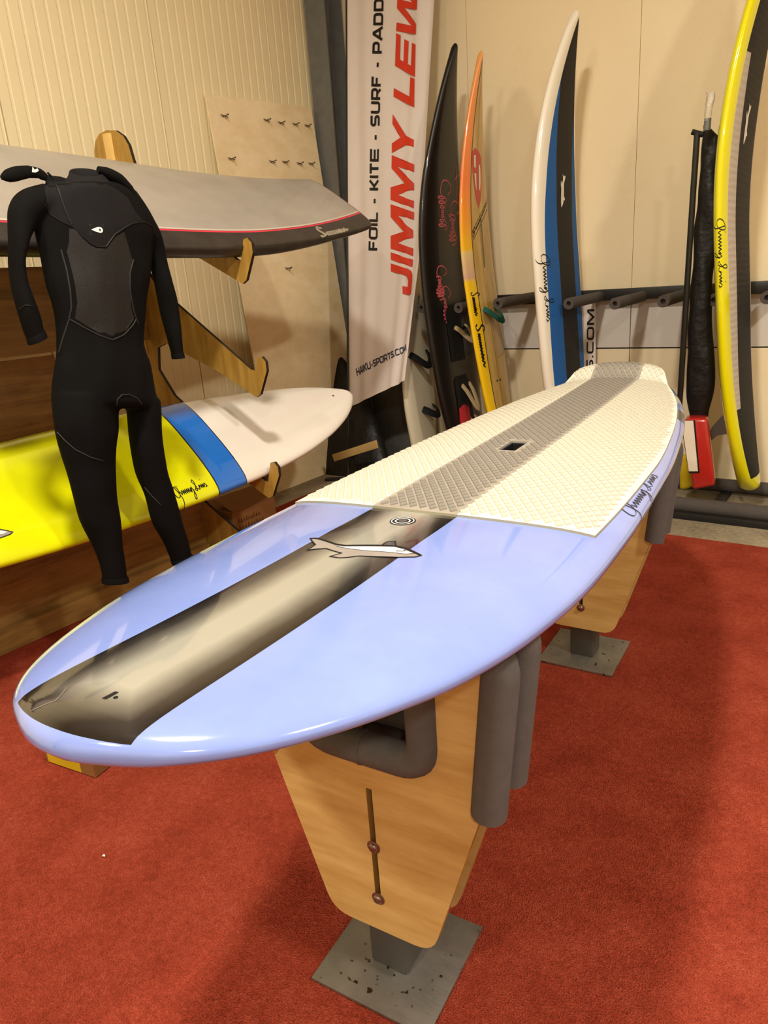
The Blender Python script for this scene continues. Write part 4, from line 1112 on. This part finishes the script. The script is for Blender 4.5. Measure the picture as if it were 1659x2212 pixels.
# --- black board
S1M = up_mat(-2.65, 4.80, .10, lean=R(-6))
s1 = Board(0, 2.86, [(0, .12), (.03, .16), (.2, .22), (.6, .295), (1.1, .32), (1.6, .31), (2.0, .262), (2.4, .155), (2.65, .08), (2.78, .035), (2.86, 0)],
           lambda y: .0+.31*cl((y-1.2)/1.66)**2+.03*cl((.8-y)/.8)**2, lambda y: .05-.02*cl((y-1.9)/.9), lambda y: .055-.03*cl((y-1.9)/.9), blunt1=False, n=2.6, nb=2.2, end_r=(.03, .04))
r1 = thing('windsurf_board', 'long black windsurf board with pink script standing beside the white banner', 'board', (-2.78, 4.8, .1))
s1.body('body', 'black_gel', r1, S1M, 90, 24)
g1 = top_fn(s1, .0015)
def scribble(x0, y0, sx, sy, seed):
    rnd = random.Random(seed)
    out = [cat([(0, .75), (-.12, .95), (-.3, .9), (-.42, .65), (-.35, .4), (-.1, .3), (.1, .4)])]
    cur = []
    ph = 0.0
    for k in range(90):
        u_ = k/89; amp = .16+.10*math.sin(7*u_+seed)
        cur.append((.05+u_*.95+.07*math.sin(u_*44+seed), .42+amp*math.cos(u_*44+seed)))
    out.append(cur)
    return [[(x0+py*sx, y0-px*sy) for px, py in pl] for pl in out]
strokes('pink_script', scribble(-.16, 1.96, .22, .22, 1)+scribble(-.02, 1.84, .22, .2, 2)+[[(.12, 2.16), (.15, 2.02), (.14, 1.92)], [(.10, 2.06), (.17, 2.10)]], .008, g1, 'print_pink', r1, S1M, sub=.02)
strokes('pink_script', scribble(-.24, 1.42, .20, .16, 3)+scribble(-.18, 1.26, .16, .2, 4), .008, g1, 'print_pink', r1, S1M, sub=.02)
for yv in (1.02, .52):
    pp = [(-.13, yv+.14), (-.10, yv+.17), (.05, yv+.17), (.08, yv+.12), (.08, yv-.22), (-.13, yv-.22)]
    decal_fill('deck_pad', pp, top_fn(s1, .004), 'rubber_black', r1, .03, S1M)
loop_strap(r1, S1M, s1, -.02, .16, 1.05, 'strap_tan', .09, .024, dy=-.12)
loop_strap(r1, S1M, s1, -.02, .10, .62, 'strap_tan', .08, .024, dy=-.20)
loop_strap(r1, S1M, s1, .0, .12, .36, 'strap_tan', .07, .024, dy=-.12)
rp = [(-.12, .45), (-.05, .47), (-.0, .44), (0, .24), (-.12, .22), (-.13, .34)]
V_, F_ = cdt_fill(rp, .03)
mesh('heel_pad', [(a, b, s1.top(a, b)+.02) for a, b in V_]+[(a, b, s1.top(a, b)-.002) for a, b in rp], F_+[(i, (i+1) % 6, len(V_)+(i+1) % 6, len(V_)+i) for i in range(6)], 'pad_red', r1, M=S1M)
# --- short white board with black straps behind the banner
S0M = up_mat(-3.04, 4.80, .10, lean=R(-3))
s0 = Board(0, 1.30, [(0, .10), (.03, .14), (.2, .18), (.5, .215), (.8, .20), (1.05, .14), (1.2, .08), (1.30, 0)],
           lambda y: .06*cl((y-.7)/.6)**2, lambda y: .05-.02*cl((y-1.1)/.5), lambda y: .05-.02*cl((y-1.1)/.5), n=2.4, nb=2.2)
r0 = thing('short_board', 'short cream white board with black foot straps behind the banner', 'board', (-3.16, 4.83, .1))
s0.body('body', 'cream_gel', r0, S0M, 60, 22)
loop_strap(r0, S0M, s0, -.14, .10, .86, 'rubber_black', .08, .03, dy=-.10)
loop_strap(r0, S0M, s0, -.04, .14, .42, 'rubber_black', .08, .03, dy=-.06)
# --- red foam board with white pad and the yellow one beside it
r5 = thing('red_board', 'small red board with a white grip pad on the foam floor tube', 'board', (-.86, 4.55, .1))
rx = [(a, b) for a, b in ((-.965, 4.50), (-.86, 4.44), (-.80, 4.50), (-.775, 4.62), (-.82, 4.72), (-.95, 4.70))]
def prism(name, prof, z0, z1, mat, parent, tap=1.0, sk=(0, 0), bev=.012):
    cx_, cy_ = sum(p[0] for p in prof)/len(prof), sum(p[1] for p in prof)/len(prof)
    rows = []
    for s_ in (0, .06, .5, 1):
        k = (.86 if s_ == 0 else 1)*(1+(tap-1)*s_); rows.append([Vector((cx_+(p[0]-cx_)*k+sk[0]*s_, cy_+(p[1]-cy_)*k+sk[1]*s_, z0+(z1-z0)*s_)) for p in prof])
    o = loft(name, rows, mat, parent); fixn(o); return o
bb = [atY(a, b, 4.47) for a, b in ((1496, 1060), (1545, 1050), (1528, 905), (1478, 905))]
def slab(name, quad, depth, mat, parent, bev=.015, dirv=Vector((.25, .97, 0))):
    V = [p for p in quad]+[p+dirv*depth for p in quad]
    o = mesh(name, V, [(0, 1, 2, 3), (7, 6, 5, 4), (0, 4, 5, 1), (1, 5, 6, 2), (2, 6, 7, 3), (3, 7, 4, 0)], mat, parent, smooth=False)
    fixn(o); return bevel_mesh(o, bev, 3) if bev else o
slab('body', bb, .14, 'red_gel', r5, .02, Vector((-.15, .98, 0)))
slab('pad_border', [atY(a, b, 4.468) for a, b in ((1488, 1022), (1511, 1022), (1501, 908), (1470, 908))], .004, 'rubber_black', r5, 0)
slab('grip_pad', [atY(a, b, 4.464) for a, b in ((1488, 1018), (1507, 1018), (1497, 909), (1472, 909))], .006, 'pad_white', r5, 0)
y5 = thing('yellow_board', 'small yellow board end resting behind the red board on the foam tube', 'board', (-1.0, 4.52, .1))
slab('body', [atY(a, b, 4.62) for a, b in ((1466, 1060), (1487, 1056), (1483, 985), (1466, 985))], .10, 'label_yellow', y5, .02)

# ================================================================== SLEEVED BUNDLE WITH POLE
sl4 = thing('flag_bundle', 'furled flag in a wrinkled black sleeve beside a black pole', 'flag bundle', (-1.0, 4.6, .58))
FY = 4.62
rows = [(1517, 272, 1530, 272, .02), (1516, 285, 1542, 285, .03), (1514, 305, 1560, 308, .035), (1513, 330, 1560, 335, .04), (1511, 365, 1553, 368, .04), (1508, 410, 1555, 410, .045), (1503, 455, 1556, 455, .045), (1497, 520, 1553, 520, .04), (1493, 580, 1543, 580, .045), (1489, 650, 1539, 650, .05), (1485, 720, 1541, 720, .05), (1481, 800, 1545, 800, .055), (1483, 860, 1542, 860, .05), (1488, 895, 1532, 892, .04), (1490, 905, 1530, 903, .03)]
rgs = []
for (lx, ly, rx_, ry, dep, _s) in subdiv_rows(rows, 4):
    l, r_ = atY(lx, ly, FY), atY(rx_, ry, FY); c_ = (l+r_)/2; h_ = (r_-l)/2
    ring = []
    for k in range(28):
        a = 2*math.pi*k/28; p = c_+h_*math.cos(a)+Vector((0, dep*math.sin(a), 0))
        d = (p-c_).normalized()
        ring.append(p+d*.012*mathutils.noise.noise(Vector((p.x*10, p.y*10, p.z*6+p.x*9)))-d*.004)
    rgs.append(ring)
loft('sleeve', rgs, 'bag_black', sl4)
sweep('pole', [atY(1506, 288, 4.47), atY(1497, 420, 4.465), atY(1484, 620, 4.455), atY(1466, 905, 4.44)], .0165, 'black_gel', sl4, 12)
sweep('pole_cap', [atY(1495, 285, 4.47), atY(1519, 291, 4.47)], .014, 'rubber_black', sl4, 10)
sweep('tip_tube', [atY(1527, 282, 4.5), atY(1529, 256, 4.5)], .018, 'steel_paint', sl4, 12)
pw_ = []
for (lx, rx_, yy, dep) in ((1521, 1534, 262, .018), (1521, 1537, 250, .02), (1523, 1539, 232, .02), (1525, 1544, 215, .016), (1527, 1545, 205, .008), (1525, 1544, 199, .003)):
    l, r_ = atY(lx, yy, 4.5), atY(rx_, yy, 4.5); c_ = (l+r_)/2; h_ = (r_-l)/2
    pw_.append([c_+h_*math.cos(2*math.pi*k/14)+Vector((0, dep*math.sin(2*math.pi*k/14), 0)) for k in range(14)])
loft('plastic_wrap', pw_, 'plastic_wrap', sl4)

# ================================================================== BANNER
bn = thing('banner', 'white feather banner with red and black lettering on a black pole', 'banner', (-3.6, 4.5, 0))
bl = atY(755, 880, 4.45); tl_ = atY(752, -60, 5.03)
br = atY(875, 822, 4.45); tr_ = atY(941, -60, 5.03); mr = atY(908, 560, 4.659)
axis = (tl_-bl).normalized()
sweep('pole', [bl-axis*(bl.z/axis.z)-Vector((.012, 0, -.01)), bl.lerp(tl_, 1.36)-Vector((.012, 0, 0))], .0105, 'black_paint', bn, 10)
ft = bl-axis*(bl.z/axis.z)
for d_ in ((.20, .05), (-.05, .20)): box('base_foot', (ft.x, ft.y, .011), (d_[0]*2 if d_[0] > .1 else .05, d_[1]*2 if d_[1] > .1 else .05, .02), 'black_paint', bn, bev=.003, rz=.5)
pn = (tl_-bl).cross(br-bl).normalized()
if pn.y > 0: pn = -pn
def flag_pt(s_, t_, lift=0.0, ripple=True):
    l = bl.lerp(tl_, t_)
    q = (1-t_)**2; r_ = br*((1-t_)*(1-2*t_)) + mr*(4*t_*(1-t_)) + tr_*(t_*(2*t_-1)) if False else None
    # right edge through br, mr (t=.36), tr
    tm = .36
    if t_ < tm: r_ = br.lerp(mr, t_/tm)
    else: r_ = mr.lerp(tr_, (t_-tm)/(1-tm))
    p = l.lerp(r_, s_)
    wv_ = .010*math.sin(s_*26+2*t_)*(1-s_)**2 + .016*math.sin((s_-.7)*30-3*t_)*max(0, (s_-.62)/.38) + .012*math.sin(t_*9+s_*5)*s_*(1-s_)*2
    return p + pn*((wv_ if ripple else 0.0)+lift)
NS, NTT = 48, 120
V = [flag_pt(i/NS, 1.34*j/NTT) for j in range(NTT+1) for i in range(NS+1)]
V += [p-pn*.0015 for p in V]; nn = (NS+1)*(NTT+1)
F = [(j*(NS+1)+i, j*(NS+1)+i+1, (j+1)*(NS+1)+i+1, (j+1)*(NS+1)+i) for j in range(NTT) for i in range(NS)]
F += [tuple(nn+k for k in reversed(f)) for f in F]
mesh('cloth', V, F, 'banner_white', bn, auto=None)
def to_px(P):
    c = AX*P.x+AY*P.y+AZ*(P.z-CAMH); return IMW/2+FPX*c.x/c.z, IMH/2+FPX*c.y/c.z
def flag_st(px, py):
    s_, t_ = .5, .45
    for _ in range(12):
        q = to_px(flag_pt(s_, t_, 0.0, False)); a = to_px(flag_pt(s_+.004, t_, 0.0, False)); b = to_px(flag_pt(s_, t_+.004, 0.0, False))
        j11, j21, j12, j22 = (a[0]-q[0])/.004, (a[1]-q[1])/.004, (b[0]-q[0])/.004, (b[1]-q[1])/.004
        ex_, ey_ = px-q[0], py-q[1]; det = j11*j22-j12*j21
        s_ += (ex_*j22-ey_*j12)/det; t_ += (ey_*j11-ex_*j21)/det
    return s_, t_
def banner_text(txt, p0, p1, top0, mat, thick, track, shear, wide, gname):
    """p0 start and p1 end of the baseline (picture points), top0 cap line at the start; one part for each letter"""
    a, b, c = flag_st(*p0), flag_st(*p1), flag_st(*top0)
    W_ = sum(GL[ch][0]*wide+track for ch in txt)-track; x0 = 0.0
    for ch in txt:
        w_, st = GL[ch]
        if st:
            ln = [[(x0+px*wide+shear*py, py) for px, py in pl] for pl in st]
            def fn(x_, y_):
                k = x_/W_; return flag_pt(a[0]+(b[0]-a[0])*k+(c[0]-a[0])*y_, a[1]+(b[1]-a[1])*k+(c[1]-a[1])*y_, .004)
            strokes(gname, ln, thick, fn, mat, bn, sub=.12)
        x0 += w_*wide+track
BOLD = [('J', 330, [(288, 920), (430, 965), (455, 985), (462, 1010), (462, 1060), (455, 1165), (440, 1183), (390, 1172), (390, 1110), (425, 1115), (428, 1060), (420, 1030), (395, 1015), (288, 985)]),
        ('I', 330, [(288, 828), (467, 888), (462, 948), (288, 888)]),
        ('M', 330, [(290, 430), (478, 493), (476, 557), (345, 520), (470, 645), (470, 705), (345, 750), (470, 795), (467, 858), (288, 797), (288, 692), (405, 658), (290, 535)]),
        ('M', 330, [(300, 22), (483, 98), (481, 162), (345, 115), (480, 255), (480, 310), (345, 350), (478, 400), (475, 463), (290, 392), (290, 290), (408, 255), (298, 130)]),
        ('Y', 0, [(305, 950), (415, 1130), (483, 1165), (481, 1225), (412, 1207), (300, 1275), (300, 1195), (368, 1145), (303, 1030)]),
        ('L', 0, [(447, 640), (490, 658), (487, 897), (310, 803), (312, 733), (440, 803)]),
        ('E', 0, [(328, 275), (367, 293), (362, 495), (390, 512), (398, 325), (432, 342), (424, 530), (452, 547), (460, 355), (498, 375), (493, 645), (320, 545)]),
        ('W', 0, [(332, 185), (458, 213), (335, 65), (338, -10), (465, 20), (342, -125), (345, -200), (512, -10), (508, 85), (400, 65), (502, 205), (500, 290), (327, 255)]),
        ('I', 0, [(347, -300), (520, -245), (518, -180), (346, -235)])]
for ch, oy, pl in BOLD:
    V2, F2 = cdt_fill(pl, 14)
    mesh('red_letter', [flag_pt(*flag_st(770+a/3.85, oy+b/3.85), .005) for a, b in V2], F2, 'print_red', bn, auto=None)
banner_text('S', (905, -85), (908, -140), (859, -85), 'print_red', .26, .14, .3, .9, 'red_letter')
banner_text('FOIL - KITE - SURF - PADDLE', (814, 540), (830, -62), (797, 540), 'print_black', .23, .20, 0.0, .82, 'black_letter')
banner_text('HAIKU-SPORTS.COM', (772, 812), (881, 757), (768, 797), 'print_navy', .20, .16, .2, .8, 'navy_letter')
# second banner behind the white board, only its end shows
b2 = thing('banner_strip', 'white banner strip with vertical black web lettering behind the white board', 'banner', (-1.75, 5.2, .3))
bx0, bx1 = atY(1240, 700, 5.19).x, atY(1292, 700, 5.19).x
mesh('cloth', [(bx0, 5.19, .25), (bx1, 5.19, .25), (bx1-.02, 5.19, 1.268), (bx0-.02, 5.19, 1.268), (bx0, 5.186, .25), (bx1, 5.186, .25), (bx1-.02, 5.186, 1.268), (bx0-.02, 5.186, 1.268)],
     [(3, 2, 1, 0), (4, 5, 6, 7), (0, 1, 5, 4), (1, 2, 6, 5), (2, 3, 7, 6), (3, 0, 4, 7)], 'banner_white', b2, smooth=False)
ln, W_ = text_lines('SPORTS.COM', 1.0, .2, 0)
e0, e1 = atY(1281, 668, 5.184), atY(1266, 668, 5.184)
hh = (e0.x-e1.x)
strokes('web_lettering', ln, .2, lambda a, b: (e0.x-b*hh+.01, 5.184, e0.z-(W_-.2-a)*.075), 'print_black', b2)

# ================================================================== BAGS IN THE CORNER
def bag(name, label, rows, Y, mat, lean=0.0):
    root = thing(name, label, 'bag', (atY(rows[-1][0], rows[-1][1], Y).x, Y, 0))
    rgs = []
    y_top, y_bot = rows[0][1], rows[-1][1]
    for (lx, ly, rx_, ry, dep, _s) in subdiv_rows(rows, 4):
        Yq = Y+lean*(y_bot-ly)/(y_bot-y_top)
        l, r_ = atY(lx, ly, Yq), atY(rx_, ry, Yq); c_ = (l+r_)/2; h_ = (r_-l)/2; ring = []
        for k in range(28):
            a = 2*math.pi*k/28; ca, sa = math.cos(a), math.sin(a)
            p = c_+h_*math.copysign(abs(ca)**.7, ca)+Vector((0, dep*math.copysign(abs(sa)**.7, sa), 0)); d = (p-c_).normalized()
            p = p+d*.012*mathutils.noise.noise(Vector((p.x*9, p.y*9, p.z*7))); p.z = max(p.z, .004); ring.append(p)
        rgs.append(ring)
    o = loft('bag_body', rgs, mat, root); fixn(o)
    return root
b1 = bag('board_bag', 'black board bag standing on the concrete below the steel column', [(716, 766, 733, 768, .03), (706, 785, 750, 790, .05), (697, 830, 770, 830, .07), (691, 880, 800, 880, .08), (688, 940, 822, 940, .09), (687, 1000, 838, 1000, .09), (692, 1032, 838, 1042, .08), (705, 1042, 830, 1050, .06)], 4.47, 'bag_black', .40)
sweep('carry_strap', [atY(760, 905, 4.34), atY(761, 950, 4.335), atY(762, 1000, 4.325)], .012, 'rubber_black', b1, 8)
q = [atY(a, b, 4.29) for a, b in ((722, 997), (815, 968), (811, 951), (717, 982))]
lt = thing('wooden_lath', 'short pale wooden lath leaning on the black board bag', 'lath', q[0])
slab('lath', q, .012, 'wood_lath', lt, .001)
b3 = bag('padded_bag', 'dark grey padded bag standing between banner and cream white board', [(800, 822, 874, 822, .06), (806, 850, 878, 845, .07), (814, 900, 888, 895, .08), (822, 940, 897, 940, .085), (832, 980, 906, 985, .085), (842, 1010, 912, 1015, .08), (848, 1030, 912, 1034, .07)], 4.90, 'bag_grey', .18)

# ================================================================== CARTONS AND SMALL THINGS
cb = thing('cardboard_box', 'brown cardboard box with printed lines under the yellow board', 'box', (-3.15, 3.05, 0))
k0, k1 = Vector((-3.06, 2.68, .0)), Vector((-2.995, 3.02, .0))
box('carton', (-3.22, 2.86, .012+.135), (.34, .36, .27), 'cardboard', cb, bev=.003)
mesh('flap', [(-3.05, 2.69, .283), (-3.05, 3.03, .283), (-3.22, 3.02, .335), (-3.22, 2.70, .335), (-3.05, 2.69, .287), (-3.05, 3.03, .287), (-3.22, 3.02, .339), (-3.22, 2.70, .339)], [(3, 2, 1, 0), (4, 5, 6, 7), (0, 1, 5, 4), (1, 2, 6, 5), (2, 3, 7, 6), (3, 0, 4, 7)], 'cardboard', cb, smooth=False)
fc = None
for row, wd in ((0, 1.0), (1, 1.15), (2, .95)):
    st = [[(i*.021*wd, 0), (i*.021*wd+.006, .020 if i % 3 else .028), (i*.021*wd+.013, .0)] for i in range(9)]
    strokes('carton_print', st, .006, lambda a, b: (-3.0485, 2.72+a, .205-row*.045+b), 'wood_print', cb)
yb2 = thing('cardboard_box', 'low cardboard box with yellow label on the red carpet below the board nose', 'box', (-2.1, 1.1, .011))
c0, cR, cL = atZ(207, 1681, .012), atZ(240, 1655, .012), atZ(140, 1650, .012)
ex, ey = (cR-c0).normalized(), Vector((-(cR-c0).normalized().y, (cR-c0).normalized().x, 0))
if ey.dot(cL-c0) < 0: ey = -ey
def cbx(name, a0, a1, b0, b1, z0, z1, mat):
    V = [c0+ex*a+ey*b+Vector((0, 0, z)) for z in (z0, z1) for a, b in ((a0, b0), (a1, b0), (a1, b1), (a0, b1))]
    return fixn(mesh(name, V, [(3, 2, 1, 0), (4, 5, 6, 7), (0, 1, 5, 4), (1, 2, 6, 5), (2, 3, 7, 6), (3, 0, 4, 7)], mat, yb2, smooth=False))
cbx('carton', 0, .30, 0, .235, .002, .085, 'cardboard')
cbx('label', -.0012, .0005, .065, .225, .004, .08, 'label_yellow')
bw = thing('rubber_wedge', 'small black rubber wedge on the carpet edge by the concrete', 'wedge', (-3.2, 3.2, .012))
w0 = [atZ(a, b, .014) for a, b in ((558, 1133), (590, 1122), (640, 1112), (600, 1140))]
mesh('wedge', w0+[p+Vector((0, 0, .03)) for p in w0], [(3, 2, 1, 0), (4, 5, 6, 7), (0, 1, 5, 4), (1, 2, 6, 5), (2, 3, 7, 6), (3, 0, 4, 7)], 'rubber_black', bw, smooth=False)
for i, (px, py, lab) in enumerate(((1034, 2011, 'tiny white paper scrap beside the near steel base plate'), (224, 1849, 'tiny white paper scrap on the open carpet at lower left'))):
    c_ = atZ(px, py, .014)
    V = [c_+Vector((.005*math.cos(k*1.05)*(1+.3*(k % 2)), .004*math.sin(k*1.05), .003*(k % 3)/2)) for k in range(6)]
    o = mesh('paper_scrap', V+[c_+Vector((0, 0, .004))], [(k, (k+1) % 6, 6) for k in range(6)]+[(5, 4, 3, 2, 1, 0)], 'print_white', None, smooth=False)
    tag(o, lab, 'paper scrap')
